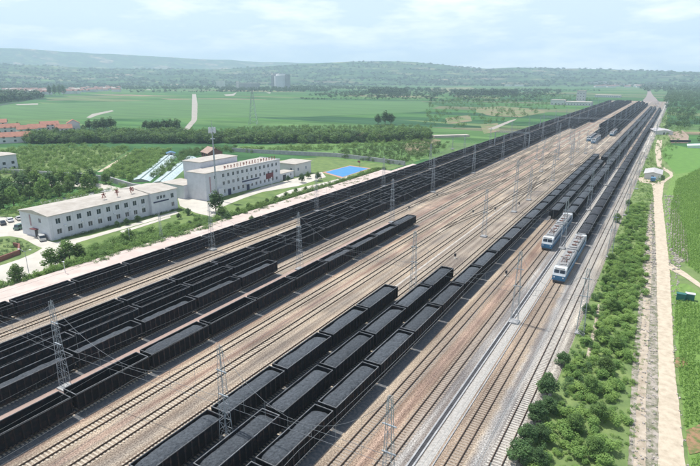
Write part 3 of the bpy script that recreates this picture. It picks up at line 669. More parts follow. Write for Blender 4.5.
for ci, (o, h, ds) in enumerate(colm):
    cnt = 0
    for si, s in enumerate(stn):
        oo = o; ss = s
        if ci == 1 and si > 2: oo = -87.9
        if ci == 2 and si == 0: ss = 44.6
        if ci == 3: oo = o if si < 2 else -23.0; ss = [46, 105.0][si] if si < 2 else s
        if ci == 2 and si == 3: hh = 20.0; ss = 201
        else: hh = h
        MASTS[(ci, si)] = (oo, ss, hh)
        if ci == 3 and si > 1: oo = -22.8
        if not (-10 < proj(oo, ss, 5)[0] < 710): continue
        cnt += 1
        e = empty('catenary_mast', (oo, ss, 0 if ci < 4 else GZ), '%s lattice mast %s' % (nth(cnt), ds), 'mast', 'lattice masts carrying the overhead wires')
        link('lattice', LAT[hh], e); link('foundation', FND, e); link('cross_arm', ARM, e)
extra = [(-46.9, 225, 14.2, 'grey lattice mast standing alone just beyond the tallest mast'), (-57.5, 300, 14.2, 'grey lattice mast amid the crossovers'), (-64.3, 386, 20.0, 'tall grey light mast among the far bare tracks'), (-69.8, 345, 's', 'short thin post among the far bare tracks'),
         (-58, 352, 's', 'short thin post next to the crossover ladder'), (-52.8, 365, 's', 'short thin post beside the far end of the loaded row'), (-58.5, 410, 14.2, 'lattice mast before the distant dark locomotives'), (-47, 420, 's', 'thin post before the distant small locomotive'), (-64.5, 440, 14.2, 'lattice mast left of the distant dark locomotives'),
         (-70, 470, 's', 'thin post by the far dark block'), (-52.9, 395, 14.2, 'lattice mast nearest the end of the loaded row'), (-76, 400, 's', 'thin post near the gantry foot'), (-133.2, 105.6, 's', 'thin lattice post at the lawn edge of the platform'), (-131, 360, 's', 'thin post behind the platform end')]
for o, s, h, lab in extra:
    e = empty('yard_mast', (o, s, 0 if o > -120 else .9), lab, 'mast', 'extra masts and posts'); link('lattice', LAT[h], e); link('foundation', FND, e, (0, 0, -.05))
# headspan cables across the yard
for si in range(len(stn)):
    for ci in range(4):
        a = MASTS[(ci, si)]; b = MASTS[(ci + 1, si)]
        if ci == 3 and si < 1: continue
        x0, x1 = proj(a[0], a[1], 8)[0], proj(b[0], b[1], 8)[0]
        if x1 < 0 or x0 > 700: continue
        m = MB(); N = 14; rw = .028 if si < 3 else .04
        def pt(t, kind):
            x = a[0] + (b[0] - a[0]) * t; y = a[1] + (b[1] - a[1]) * t
            za, zb = a[2] - .4, b[2] - .4
            if kind == 0: z = za + (zb - za) * t - (min(za, zb) - 8.3) * (1 - (2 * t - 1) ** 2)
            else: z = kind
            return Vector((x, y, z))
        for i in range(N): m.bar(pt(i / N, 0), pt((i + 1) / N, 0), rw, 3)
        m.bar(pt(0, 7.9), pt(1, 7.9), rw, 3); m.bar(pt(0, 6.7), pt(1, 6.7), rw, 3)
        for i in range(2, N - 1, 2): m.bar(pt(i / N, 0), pt(i / N, 6.7), rw * .7, 3)
        cd_ = m.build('headspan', M['wire'], label='%s set of headspan cables, spanning %s' % (nth(si + 1), ['the dark wagon rows', 'the mixed row and bare tracks', 'the loaded rows', 'the locomotive tracks'][ci]), cat='cable', group='headspan cables')
for o, k, lab in TRK[:1] + TRK[1:4] + TRK[7:10] + TRK[10:]:
    m = MB(); N = 3
    for s0, s1 in zip([-20] + stn[:9], stn[:10]):
        if s0 > 460: break
        for i in range(8):
            f0, f1 = i / 8, (i + 1) / 8; y0, y1 = s0 + (s1 - s0) * f0, s0 + (s1 - s0) * f1
            m.bar((o, y0, 7.9 - 1.0 * (1 - (2 * f0 - 1) ** 2)), (o, y1, 7.9 - 1.0 * (1 - (2 * f1 - 1) ** 2)), .02, 3)
            m.bar((o, y0, 6.35), (o, y0, 7.9 - 1.0 * (1 - (2 * f0 - 1) ** 2)), .006, 3)
        m.bar((o, s0, 6.35), (o, s1, 6.35), .02, 3)
    m.build('overhead_wire', M['wire'], label='overhead wire above the ' + ' '.join(lab.split()[:12]), cat='cable', group='overhead contact wires')
# hard gantries
def gantry(o0, o1, s, z, lab, skew=0):
    e = empty('signal_gantry', (o0, s, 0), lab, 'gantry'); L = o1 - o0
    m = MB(); n = int(L / 1.5)
    for yy in (-.4, .4):
        for zz in (z, z + .9): m.bar((0, yy, zz), (L, yy + skew, zz), .09)
    for i in range(n):
        x0 = L * i / n; x1 = L * (i + 1) / n
        for yy in (-.4, .4): m.bar((x0, yy + skew * i / n, z), (x1, yy + skew * (i + 1) / n, z + .9), .05, 3)
    m.build('beam', M['steel'], e)
    for x, y in ((0, 0), (L, skew)):
        p = MB(); p.box(x - .25, x + .25, y - .25, y + .25, 0, z); p.build('post', M['steel'], e)
gantry(-113, -87.6, 402, 10.2, 'pale steel gantry beam reaching across the dark wagon rows')
gantry(-113, -10.2, 560, 11.5, 'long thin gantry beam crossing the whole yard far off')
# cable trough, kerbs, white path slabs
m = MB(); m.box(-23.75, -23.5, -20, 420, 0, .16); m.box(-22.98, -22.75, -20, 420, 0, .16)
t = empty('cable_trough', (0, 0, 0), 'long dark cable trough with pale kerbs running beside the track', 'trough'); m.build('kerb', M['concrete_grey'], t)
m = MB(); y = -20
while y < 420:
    m.box(-23.498, -22.982, y, y + 1.96, .0, .10 + R.uniform(-.015, .015)); y += 2.0
m.build('lids', M['dark'], t)['kind'] = 'stuff'
m = MB(); m.box(-22.6, -21.05, -20, 330, .0, .03); m.build('service_path', mat('worn_path', (.44, .42, .385), .9, col2=(.30, .28, .25), scale=2.5, lo=.4, hi=.66, detail=14), label='worn pale concrete path between the cable trough and the next track', cat='path', kind='structure')
m = MB(); m.box(-20.75, -20.6, -20, 330, 0, .14); m.build('kerb', M['concrete_grey'], label='low concrete kerb along the locomotive track ballast', cat='kerb', kind='structure')
m = MB(); m.box(-81.7, -76.6, -30, 163, .0, .06); m.build('pink_paving', mat('pink_paving', (.42, .30, .25), .9, col2=(.34, .26, .22), scale=.5, detail=8), label='pinkish paved strip between two dark wagon rows', cat='pavement', kind='structure')
m = MB(); m.box(-53.1, -52.5, 95, 245, .0, .05); m.build('service_path', mat('pale_strip', (.50, .46, .40), .9, col2=(.38, .34, .29), scale=.5, detail=9), label='pale narrow concrete strip beyond the end of the shortest loaded row', cat='path', kind='structure')
# little signals and boxes between the tracks
sb = MB(); sb.bar((0, 0, 0), (0, 0, .9), .05); sb.cbox((0, 0, 1.1), (.35, .3, .7)); SBM = sb.mesh('ground_signal', M['dark'])
SG = [(455, 258.5, 'beside the last wagon of the middle loaded row'), (473, 214, 'near the lone mast on pale ground'), (495, 211, 'close beside the third mast of the wire row'), (519, 206, 'beside the small white patch'), (437, 197, 'at the pink spot by the dark rows'), (409, 210, 'near the end of the mixed row'), (508, 160, 'beside the dark rows and crossover'), (506, 276, 'by the trough mast'), (445, 284, 'between the trough and the bare track')]
for x, y, ds in SG:
    o, s = at(x, y); e = empty('ground_signal', (o, s, 0), 'small black ground signal ' + ds, 'signal', 'small signals between the tracks')
    m = MB(); m.bar((0, 0, 0), (0, 0, .8), .06); m.build('post', M['steel'], e); m = MB(); m.cbox((0, 0, 1.1), (.5, .4, .8)); m.build('signal_head', M['dark'], e)
    m = MB(); m.box(-.35, .35, -.35, .35, 0, .12); m.build('base', M['concrete'], e)
# ------------------------------------------------------------------ platform
e = empty('platform', (0, 0, 0), 'long pale pinkish freight platform along the outermost wagon row', 'platform', kind='structure')
m = MB(); m.box(-132.6, -118.55, -40, 255, GZ, 1.1); m.build('deck', M['plat'], e)
m = MB(); m.box(-118.9, -118.4, -40, 255.1, 1.06, 1.13); m.build('edge_slab', M['concrete'], e)
m = MB(); m.box(-128, -118.55, 255.2, 285, GZ, .7); m.build('ramp', M['plat'], e)
# ------------------------------------------------------------------ ground patches on the left
Z1_, Z2_, Z3_ = -.36, -.33, -.30
def patch(name, px, z, m, label, cat): return sheet(name, px, z, M[m] if isinstance(m, str) else m, label, cat)
sheet('lawn', None, Z1_, M['lawn'], 'green grass and shrub ground between the platform and the white buildings', 'grass', pts=[(-132.5, -40), (-132.5, 330), (-166, 330), (-215, 250), (-215, -40)])
patch('concrete_yard', [(-60, 262), (-60, 222), (-5, 216), (26, 219), (27, 232), (50, 241.5), (60, 243), (76, 243), (73, 251), (62, 262), (30, 276), (0, 298), (-30, 310)], Z2_, 'concrete', 'pale concrete forecourt at the gable of the long white building', 'yard')
patch('planter_bed', [(-20, 238), (10, 236), (22, 238), (35, 245), (42, 248), (36, 252), (20, 259), (-20, 272)], Z3_, 'meadow', 'scrubby planted island inside the concrete forecourt', 'flower bed')
patch('front_path', [(52, 243), (90, 235.5), (140, 221.5), (176, 211), (180, 213), (150, 221.5), (110, 233), (76, 243), (62, 247)], Z2_ + .006, 'concrete', 'pale footpath along the front of the long white building', 'path')
patch('courtyard', [(176, 192), (196, 184), (206, 197), (222, 201), (236, 197), (262, 187), (300, 177), (322, 172), (326, 177), (298, 186), (262, 192), (244, 198), (222, 207), (214, 217), (196, 213), (180, 206)], Z2_, 'concrete', 'pale concrete courtyard between and in front of the white buildings', 'yard')
patch('garden_path', [(120, 231), (170, 216), (171, 217.5), (122, 233)], Z2_ + .003, 'concrete', 'thin pale path crossing the lawn', 'path')
patch('garden_path', [(275, 196), (290, 190), (330, 181), (352, 175), (356, 178), (330, 186), (300, 194), (285, 199)], Z2_ + .003, 'concrete', 'winding pale garden path between the shrubs near the blue court', 'path')
patch('bare_ground', [(176, 180), (193, 178), (193, 184), (178, 189)], Z2_ + .009, 'soil', 'patch of orange earth between the two white buildings', 'soil')
patch('back_road', [(-30, 186), (10, 181), (60, 180), (105, 184), (132, 191), (128, 194), (100, 189), (60, 185), (20, 187), (-30, 193)], Z2_, 'concrete', 'pale road behind the long white building and its trees', 'road')
patch('side_road', [(40, 202), (80, 195), (110, 188), (112, 190), (80, 198), (44, 205)], Z2_ + .012, 'concrete_grey', 'narrow grey lane behind the roof of the long white building', 'road')
patch('dirt_path', [(97, 172), (101, 172), (136, 152), (133, 151)], Z2_, 'dirt_road', 'straight sandy path through the green plantation', 'path')
patch('grass_plot', [(100, 170), (134, 150), (170, 150), (150, 178), (110, 178)], Z1_, 'lawn', 'bright green plantation ground beside the greenhouses', 'grass')
patch('grass_plot', [(-60, 172), (30, 150), (90, 148), (128, 150), (95, 172), (60, 178), (-60, 190)], Z1_ + .01, 'meadow', 'green plantation ground left of the sandy path', 'grass')
patch('meadow', [(238, 146), (455, 140), (440, 154), (400, 166), (330, 158), (270, 152), (232, 152)], Z1_, mat('meadow_b', (.13, .24, .06), .95, col2=(.09, .17, .05), scale=.05, detail=9), 'green meadow beyond the small white building', 'grass')
patch('bare_ground', [(400, 146), (425, 136), (441, 140), (430, 152), (410, 155)], Z2_, mat('mixed_soil', (.24, .19, .12), .95, col2=(.12, .19, .06), scale=.06, lo=.42, hi=.58, detail=9), 'reddish bare ground in the meadow near the wagon rows', 'soil')
patch('field', [(0, 120), (190, 118), (300, 117), (420, 112), (440, 106), (420, 101), (200, 99), (0, 105)], Z1_ + .02, mat('field_a', (.085, .185, .055), .95, col2=(.062, .14, .045), scale=.02, detail=12, lo=.4, hi=.6, stretch=(.35, 2.4, 1)), 'flat even green crop field in front of the farm road head', 'field')
patch('dark_field', [(-40, 105), (0, 104), (45, 97.5), (47, 98.5), (30, 100), (0, 106), (-40, 110)], Z1_ + .03, mat('field_dark', (.04, .08, .045), .95, var=.2, scale=.02), 'dark green field edge by the red village', 'field')
for px, lb in (([(476, 108), (500, 106), (535, 109), (548, 112), (520, 117), (492, 116), (476, 112)], 'tan bare plots among far green fields'), ([(445, 118), (470, 115), (472, 121), (448, 124)], 'small reddish bare plot'), ([(480, 124), (498, 123), (500, 131), (484, 134)], 'reddish earth patch beside the dark rows'), ([(455, 95), (500, 97), (498, 99), (455, 97)], 'far thin brown field'), ([(430, 88), (470, 87), (480, 90), (432, 92)], 'far dull terraced field')):
    patch('bare_ground', px, Z2_, bpy.data.materials['mixed_soil'], lb, 'soil')
patch('farm_road', [(179, 134), (185, 134.5), (197, 120), (197.5, 105), (196, 94), (192.2, 94), (192, 105), (191.5, 120)], Z2_, mat('far_road', (.38, .35, .30), .9, var=.2, scale=.1), 'pale road running away through the flat green fields', 'road')
patch('farm_road', [(86, 117.5), (92, 114), (112, 110), (114, 111), (98, 115), (90, 118)], Z2_, bpy.data.materials['far_road'], 'short pale track in the green field', 'path')
patch('farm_road', [(487, 129.2), (508, 121), (517, 118.5), (515, 120.2), (494, 129.4)], Z2_, bpy.data.materials['far_road'], 'white loading strip beside the far dark rows', 'path')
for px, lb in (([(15, 104), (38, 103.3), (38, 104.6), (18, 105)], 'thin pale strip in the far field'), ([(145, 89.3), (151, 89), (150, 90)], 'tiny white plot in the far field'), ([(172, 90.2), (176, 89.9), (175, 90.8)], 'tiny pale plot beyond the road'), ([(224, 94.5), (232, 94), (237, 92), (234, 95.5), (226, 95.8)], 'pale farm track below the white tower'), ([(266, 92.6), (271, 92.2), (270, 93.5)], 'small pale plot near the silo')):
    patch('bare_ground', px, Z2_, bpy.data.materials['far_road'], lb, 'soil')
# ------------------------------------------------------------------ ground on the right
sheet('embankment', None, Z1_, M['meadow'], 'green grassy embankment right of the outermost track', 'grass', pts=[(-10.3, 20), (16, 20), (16, 200), (6, 330), (-10.3, 1000)])
patch('rubble_ground', [(628, 466), (632, 366), (640, 290), (648, 215), (652, 200), (657, 215), (657, 290), (658, 366), (660, 466)], Z2_, 'rubble', 'rough stony strip with grey debris beside the dirt road', 'rubble')
patch('dirt_track', [(633, 480), (637, 400), (641, 330), (646, 266), (648, 225), (650, 212), (652, 212), (652, 266), (649, 330), (646, 400), (646, 480)], Z3_, 'track_dirt', 'narrow pale wheel track beside the dirt road', 'path')
patch('dirt_road', [(657, 620), (658.5, 480), (658.5, 366), (656.5, 266), (653.6, 198), (652, 184), (640, 182), (637, 178), (648, 176), (660, 182), (664, 183), (662, 198), (669.5, 266), (674.5, 366), (684, 450), (687, 480), (700, 620)], Z3_ + .006, 'dirt_road', 'sandy dirt road running along the foot of the embankment', 'road')
patch('dirt_road', [(660, 182), (670, 176), (669, 173.5), (660, 168), (657, 166), (655, 150), (657, 140), (662, 140), (661, 152), (662, 166), (672, 172), (673.5, 176), (664, 183)], Z3_ + .01, 'dirt_road', 'curving sandy branch of the dirt road round the small hut', 'road')
patch('footpath', [(670, 263), (685, 272), (705, 287), (705, 291), (684, 277), (669, 269)], Z3_ + .014, 'dirt_road', 'sandy footpath branching across to the maize field', 'path')
patch('crop_field', [(672, 175), (690, 160), (790, 150), (900, 260), (900, 600), (700, 600), (688, 455), (676, 350), (671, 283), (688, 284), (720, 310), (720, 285), (690, 268), (668, 245), (664, 200)], Z1_ + .012, 'crop', 'dense bright green maize field beside the dirt road', 'field')
patch('crop_field', [(664, 160), (662, 150), (668, 144), (690, 148), (760, 146), (760, 165), (690, 172), (676, 174)], Z1_ + .02, mat('field_b', (.13, .26, .05), .95, col2=(.10, .21, .045), scale=.3, detail=8), 'smooth light green field beyond the small hut', 'field')
patch('bare_ground', [(668, 134), (682, 130), (689, 136), (688, 143), (671, 143)], Z2_, mat('tan_plot', (.38, .29, .22), .95, var=.3, scale=.3), 'tan bare plot with a dark wall beyond the light green field', 'soil')
patch('rubble_ground', [(671, 210), (676, 208), (686, 232), (690, 262), (676, 262), (671, 240)], Z3_ + .02, 'rubble', 'scattered grey stones in the grass between road and field', 'rubble')
patch('bare_ground', [(686, 430), (700, 424), (706, 436), (700, 452), (690, 455), (687, 445)], Z3_ + .018, mat('orange_soil', (.32, .19, .11), .95, col2=(.12, .16, .05), scale=.8, lo=.42, hi=.6, detail=8), 'orange soil at the corner of the maize field', 'soil')
patch('bare_ground', [(674, 366), (676, 357), (684, 358), (688, 364), (680, 368)], Z3_ + .018, bpy.data.materials['orange_soil'], 'small orange soil corner between dirt road and maize', 'soil')
patch('footpath', [(586, 358), (590, 340), (593, 328), (598, 304), (600, 305), (597, 330), (593, 342), (589, 360)], Z1_ + .03, 'track_dirt', 'thin sandy footpath through the embankment shrubs', 'path')

# ------------------------------------------------------------------ buildings
def facade(mb, axis, fixed, u0, u1, z0, z1, holes, nsign, depth=.16, mi=0):
    """wall face with real openings; axis 'y': wall runs along y at x=fixed, axis 'x': along x at y=fixed; nsign = side it faces"""
    us = sorted({u0, u1, *[h[0] for h in holes], *[h[1] for h in holes]}); zs = sorted({z0, z1, *[h[2] for h in holes], *[h[3] for h in holes]})
    P = (lambda u, d, z: (fixed - nsign * d, u, z)) if axis == 'y' else (lambda u, d, z: (u, fixed - nsign * d, z))
    for a, b in zip(us, us[1:]):
        for c, d in zip(zs, zs[1:]):
            um, zm = (a + b) / 2, (c + d) / 2
            if any(h[0] < um < h[1] and h[2] < zm < h[3] for h in holes): continue
            mb.poly([P(a, 0, c), P(b, 0, c), P(b, 0, d), P(a, 0, d)], mi)
    for h in holes:
        a, b, c, d = h
        for q in ([(a, 0, c), (b, 0, c), (b, depth, c), (a, depth, c)], [(a, 0, d), (b, 0, d), (b, depth, d), (a, depth, d)], [(a, 0, c), (a, 0, d), (a, depth, d), (a, depth, c)], [(b, 0, c), (b, 0, d), (b, depth, d), (b, depth, c)]): mb.poly([P(*t) for t in q], mi)
def window(parent, axis, fixed, h, nsign, sill=True, name='window'):
    a, b, c, d = h; P = (lambda u, dd, z: (fixed - nsign * dd, u, z)) if axis == 'y' else (lambda u, dd, z: (u, fixed - nsign * dd, z))
    def bx(m, u0, u1, z0, z1, d0, d1):
        p = P(u0, d0, z0); q = P(u1, d1, z1); m.box(min(p[0], q[0]), max(p[0], q[0]), min(p[1], q[1]), max(p[1], q[1]), z0, z1)
    m = MB(); f = .07
    bx(m, a, b, c, c + f, .08, .14); bx(m, a, b, d - f, d, .08, .14); bx(m, a, a + f, c + f, d - f, .08, .14); bx(m, b - f, b, c + f, d - f, .08, .14); um = (a + b) / 2; bx(m, um - f / 2, um + f / 2, c + f, d - f, .082, .138)
    if sill: bx(m, a - .08, b + .08, c - .1, c - .003, -.1, .02)
    o = m.build(name, M['frame'], parent)
    g = MB(); g.poly([P(a, .12, c), P(b, .12, c), P(b, .12, d), P(a, .12, d)]); g.build('pane', M['glass'], o)
def wall_box(e, x0, x1, y0, y1, z0, z1, holes, wmat, name='wall'):
    """holes: dict side -> list; sides +x -x +y -y"""
    m = MB()
    facade(m, 'y', x1, y0, y1, z0, z1, holes.get('+x', []), 1); facade(m, 'y', x0, y0, y1, z0, z1, holes.get('-x', []), -1)
    facade(m, 'x', y0, x0, x1, z0, z1, holes.get('-y', []), -1); facade(m, 'x', y1, x0, x1, z0, z1, holes.get('+y', []), 1)
    m.build(name, wmat, e)
    for h in holes.get('+x', []): window(e, 'y', x1, h, 1)
    for h in holes.get('-y', []): window(e, 'x', y0, h, -1)
B0 = GZ
# long white building
e = empty('office_building', (0, 0, 0), 'long two storey white building with pale low roof and three red roof signs', 'building')
x1, x0, y0, y1 = -164.5, -181.2, 88.4, 139
hs = []
for k in range(10):
    yc = 90.6 + k * 3.62
    hs += [(yc, yc + 1.6, 4.7, 6.5), (yc, yc + 1.6, 1.3, 3.0)]
g = [(-170.5, -169, 4.9, 6.4)]
wall_box(e, x0, x1, y0, 126.6, B0, 7.6, {'+x': hs, '-y': g}, M['wall'])
wall_box(e, x0, x1 + 1.2, 126.6, y1, B0, 7.9, {'+x': [(135.9, 137.4, 4.7, 6.5), (136, 137.4, 1.3, 3), (129.3, 130.4, 5.3, 6.6), (130.8, 131.9, 5.3, 6.6), (132.3, 133.4, 5.3, 6.6)]}, M['wall'], 'wall')
m = MB(); xm = (x0 + x1) / 2
for ya, yb, xr, zr in ((y0 - .4, 126.6, x1 + .35, 7.602), (126.603, y1 + .4, x1 + 1.5, 7.902)):
    m.extrude_y([(x0 - .35, zr), (xr, zr), (xr, zr + .22), (xm, zr + 1.3), (x0 - .35, zr + .22)], ya, yb)
m.build('roof', M['roof_pale'], e)
m = MB(); m.box(x1 + 1.2, x1 + 1.28, 127.6, 134.8, 4.15, 4.65); m.build('slogan_band', M['navy'], e)
m = MB(); m.box(-173.6, -171.8, y0 - .08, y0 + .0, B0, 2.3); m.build('entrance_door', M['dark'], e)
m = MB(); m.box(-174.2, -171.2, y0 - 1.3, y0 - .003, 2.5, 2.7); m.build('canopy', M['maroon'], e)
m = MB(); m.box(-175.6, -174.9, y0 - .12, y0 - .003, 3.2, 6.9); m.build('vertical_sign', mat('sign_pale_red', (.42, .30, .32), .8, var=.2), e)
for k in range(6):
    m = MB(); m.box(x1, x1 + .4, 93 + k * 6.1, 93.8 + k * 6.1, 3.4, 3.9); m.build('air_conditioner', M['frame'], e)
m = MB()
for k in range(12): m.bar((x1 + .05, 89.3 + k * 3.62 if k < 11 else 126.4, 0), (x1 + .05, 89.3 + k * 3.62 if k < 11 else 126.4, 7.6), .06)
m.build('downpipe', M['frame'], e)
def red_char(parent, x, y, z, h, strokes, face='y'):
    m = MB(); wv = h * .85
    for u0, v0, u1, v1 in strokes: m.bar((x, y + (u0 - .5) * wv, z + v0 * h), (x, y + (u1 - .5) * wv, z + v1 * h), h * .07)
    m.bar((x - .05, y, z - .4), (x - .05, y, z + .1), .05); m.build('red_character', M['red'], parent)
CH = [[(.1, .62, .9, .62), (.5, .95, .48, .62), (.48, .62, .1, .05), (.5, .6, .9, .05), (.45, .2, .6, .1)], [(.15, .85, .85, .85), (.05, .5, .95, .5), (.5, .85, .5, .0), (.3, .75, .35, .6), (.7, .75, .65, .6)], [(.1, .75, .5, .75), (.1, .45, .5, .45), (.3, .95, .3, .0), (.6, .75, .9, .75), (.6, .75, .6, .2), (.9, .75, .9, .2), (.6, .2, .9, .2)],
      [(.1, .8, .9, .8), (.5, .95, .5, .05), (.2, .45, .8, .45), (.1, .05, .9, .05)], [(.2, .9, .2, .1), (.8, .9, .8, .1), (.2, .9, .8, .9), (.2, .5, .8, .5), (.2, .1, .8, .1)], [(.1, .7, .9, .7), (.35, .95, .35, .5), (.65, .95, .65, .5), (.5, .5, .15, .0), (.5, .5, .85, .0)]]
for k, (px, py) in enumerate(((104, 199), (119, 196.5), (134, 193.5))): red_char(e, -168.5, at(px, py, 8.5)[1], 8.8, 2.3, CH[k])
# three storey white building
e = empty('office_building', (0, 0, 0), 'three storey white building with a row of red roof letters and blue banner', 'building')
x1, x0, y0, y1 = -164.2, -177, 163, 205.4
hs = []
for k in range(13):
    yc = 165.3 + k * 3.05
    for zz in (1.0, 4.6, 8.0):
        if zz == 1.0 and k in (1, 5): continue
        hs.append((yc, yc + 1.35, zz, zz + 1.6))
wall_box(e, x0, x1, y0, y1, B0, 10.6, {'+x': hs}, M['wall'])
m = MB(); m.box(x0 - .2, x1 + .25, y0 + .0, y1 + .2, 10.603, 10.8); m.build('roof', M['roof_pale'], e)
m = MB(); m.box(x1 - .05, x1 + .25, y0, y1 + .2, 10.8, 11.1); m.box(x0 - .2, x1 - .05, y1, y1 + .2, 10.8, 11.1); m.build('parapet', M['wall'], e)
wall_box(e, -174.5, -163.4, 154.6, 162.997, B0, 11.2, {'+x': [(159.6, 160.9, 8.2, 9.8)]}, M['wall'], 'stair_tower')
m = MB(); m.box(-174.7, -163.2, 154.4, 163.0, 11.203, 11.45); m.build('tower_roof', M['roof_pale'], e)
m = MB(); m.box(-163.397, -163.3, 156.8, 157.5, 3.0, 9.6); m.build('vertical_sign', bpy.data.materials['sign_pale_red'], e)
for k in range(7): m = MB(); m.box(-163.39 + .0, -162.4, 157.5 + k * .9, 158.4 + k * .9, .2 + k * .45, .4 + k * .45); m.build('stair_step', M['brick'], e)
m = MB(); m.box(-162.4, -162.25, 157.5, 163.8, .2, 1.3); m.box(-162.4, -162.25, 160.6, 163.8, 1.3, 4.0); m.build('stair_wall', M['wall'], e)
wall_box(e, -189, -174.503, 152.5, 163.5, B0, 5.4, {'-y': [(-183, -181.4, 1.6, 3.4)]}, M['wall'], 'low_wing')
m = MB(); m.box(-189.2, -174.503, 152.3, 163.7, 5.403, 5.6); m.build('wing_roof', M['roof_pale'], e)
wall_box(e, -189, -178, 166, 190, 5, 13.2, {}, M['wall'], 'rear_block')
m = MB(); m.box(-189.3, -177.7, 165.7, 190.3, 13.203, 13.5); m.build('rear_roof', M['roof_pale'], e)
m = MB(); m.box(-188.9, -177.1, 166.1, 204, GZ, 4.99); m.build('rear_wall', M['wall'], e)
m = MB(); m.box(x1 + .003, x1 + .14, 177.5, 189.5, 3.75, 4.35); m.build('blue_banner', M['navy'], e)
m = MB(); m.box(x1 + .003, x1 + .16, 194.4, 199.8, 2.5, 5.2); m.build('notice_board', M['maroon'], e)
for yy in (168.2, 180.4): m = MB(); m.box(x1 + .003, x1 + .08, yy, yy + 1.9, B0, 2.4); m.build('door', M['navy'], e)
m = MB(); m.box(x1 + .003, x1 + 1.5, 179.3, 183.4, 2.7, 2.9); m.build('canopy', M['wall'], e)
for k in range(18): red_char(e, -165.6, 168.5 + k * 2.03, 11.2, 1.55, CH[(k * 5 + 2) % 6])
for k in range(5): m = MB(); m.box(x1, x1 + .4, 167 + k * 7.5, 167.8 + k * 7.5, 6.8, 7.3); m.build('air_conditioner', M['frame'], e)
# small white building
e = empty('small_building', (0, 0, 0), 'plain white block with flat pale roof next to the blue sports court', 'building')
wall_box(e, -178, -165.6, 219.8, 234.2, B0, 6.0, {'+x': [(222, 223.2, 2.4, 4), (229, 230.2, 2.4, 4)], '-y': [(-169, -167.8, 2.4, 4)]}, M['wall_far'])
m = MB(); m.box(-178.6, -165, 219.2, 234.8, 6.003, 6.35); m.build('roof', M['roof_pale'], e)
e = empty('annex', (0, 0, 0), 'low white annex with a dark doorway joining the two white buildings', 'building')
wall_box(e, -171, -164.6, 206, 217, B0, 3.2, {'+x': [(214, 215.2, 1.2, 2.4)]}, M['wall']); m = MB(); m.box(-171.2, -164.3, 205.7, 217.3, 3.203, 3.4); m.build('roof', M['roof_pale'], e)
m = MB(); m.box(-164.597, -164.5, 208, 210.4, B0, 2.4); m.build('door', M['dark'], e)
# court
e = empty('sports_court', (0, 0, 0), 'bright blue sports court with orange border', 'sports court', kind='structure')
cp = [at(x, y, Z2_) for x, y in ((322, 172.3), (350, 165.4), (371, 168.2), (341, 178))]
def lerp(a, b, t): return (a[0] + (b[0] - a[0]) * t, a[1] + (b[1] - a[1]) * t)
def q2(u, v): return lerp(lerp(cp[0], cp[1], u), lerp(cp[3], cp[2], u), v)
m = MB(); m.poly([(*q2(u, v), Z2_ + .01) for u, v in ((0, 0), (0, 1), (1, 1), (1, 0))]); m.build('border', M['orange_court'], e)
m = MB(); m.poly([(*q2(u, v), Z2_ + .02) for u, v in ((.07, .06), (.07, .96), (.94, .95), (.94, .06))]); m.build('play_area', M['blue_court'], e)
e = empty('basketball_hoop', (*q2(.98, .5), Z2_), 'red basketball stand at the far end of the blue court', 'hoop')
m = MB(); m.bar((0, 0, 0), (0, 0, 3), .12); m.bar((0, 0, 3), (0, -1, 3.2), .08); m.build('post', M['red'], e); m = MB(); m.cbox((0, -1, 3.3), (1.8, .1, 1.1)); m.build('backboard', M['red'], e)
# telecom tower
ox, oy = at(218.5, 199, GZ); ox, oy = -161.5, 158
e = empty('antenna_tower', (-160.3, 157.4, GZ), 'tall thin grey antenna pole beside the three storey building', 'tower')
m = MB(); m.bar((0, 0, 0), (0, 0, 30), .42, 8, r2=.25); m.bar((0, 0, 30), (0, 0, 33.5), .06, 4); m.build('pole', M['steel'], e)
for z in (26, 29):
    m = MB(); m.bar((0, 0, z), (0, 0, z + .15), 1.1, 10); m.build('platform_ring', M['steel'], e)
for k in range(6):
    a = k * math.pi / 3; m = MB(); m.cbox((1.3 * math.cos(a), 1.3 * math.sin(a), 29.6), (.35, .35, 2.4)); m.build('antenna', M['frame'], e)
m = MB(); [m.bar((.45, 0, z * 1.0), (-.45, 0, z * 1.0), .04) for z in range(1, 29, 2)]; m.build('rungs', M['steel'], e)
# greenhouses
def greenhouse(a, b, wd, ht, lab):
    a = Vector((*at(*a), GZ)); b = Vector((*at(*b), GZ)); d = b - a; L = d.length; rz = math.atan2(-d.x, d.y)
    e = empty('greenhouse', a, lab, 'greenhouse', rz=rz)
    m = MB(); prof = [(-wd / 2 + wd * i / 10, math.sin(math.pi * i / 10) * ht) for i in range(11)]
    for i in range(10):
        (xa, za), (xb, zb) = prof[i], prof[i + 1]; m.poly([(xa, 0, za), (xb, 0, zb), (xb, L, zb), (xa, L, za)], 1 if i in (5, ) else 0)
    m.poly([(x, 0, z) for x, z in prof][::-1], 2); m.poly([(x, L, z) for x, z in prof], 2); m.build('film', [M['poly'], M['pipe'], M['concrete_grey']], e)
    m = MB(); n = int(L / 3)
    for k in range(n + 1):
        for i in range(10):
            m.bar((prof[i][0], L * k / n, prof[i][1] + .02), (prof[i + 1][0], L * k / n, prof[i + 1][1] + .02), .05, 3)
    m.build('hoops', M['steel'], e)
    return e
greenhouse((139.5, 181), (168.8, 156.5), 10, 1.5, 'long pale tunnel greenhouse, nearer the plantation')
greenhouse((159, 183.5), (190.5, 157.5), 8.5, 1.5, 'long pale tunnel greenhouse, nearer the three storey building')
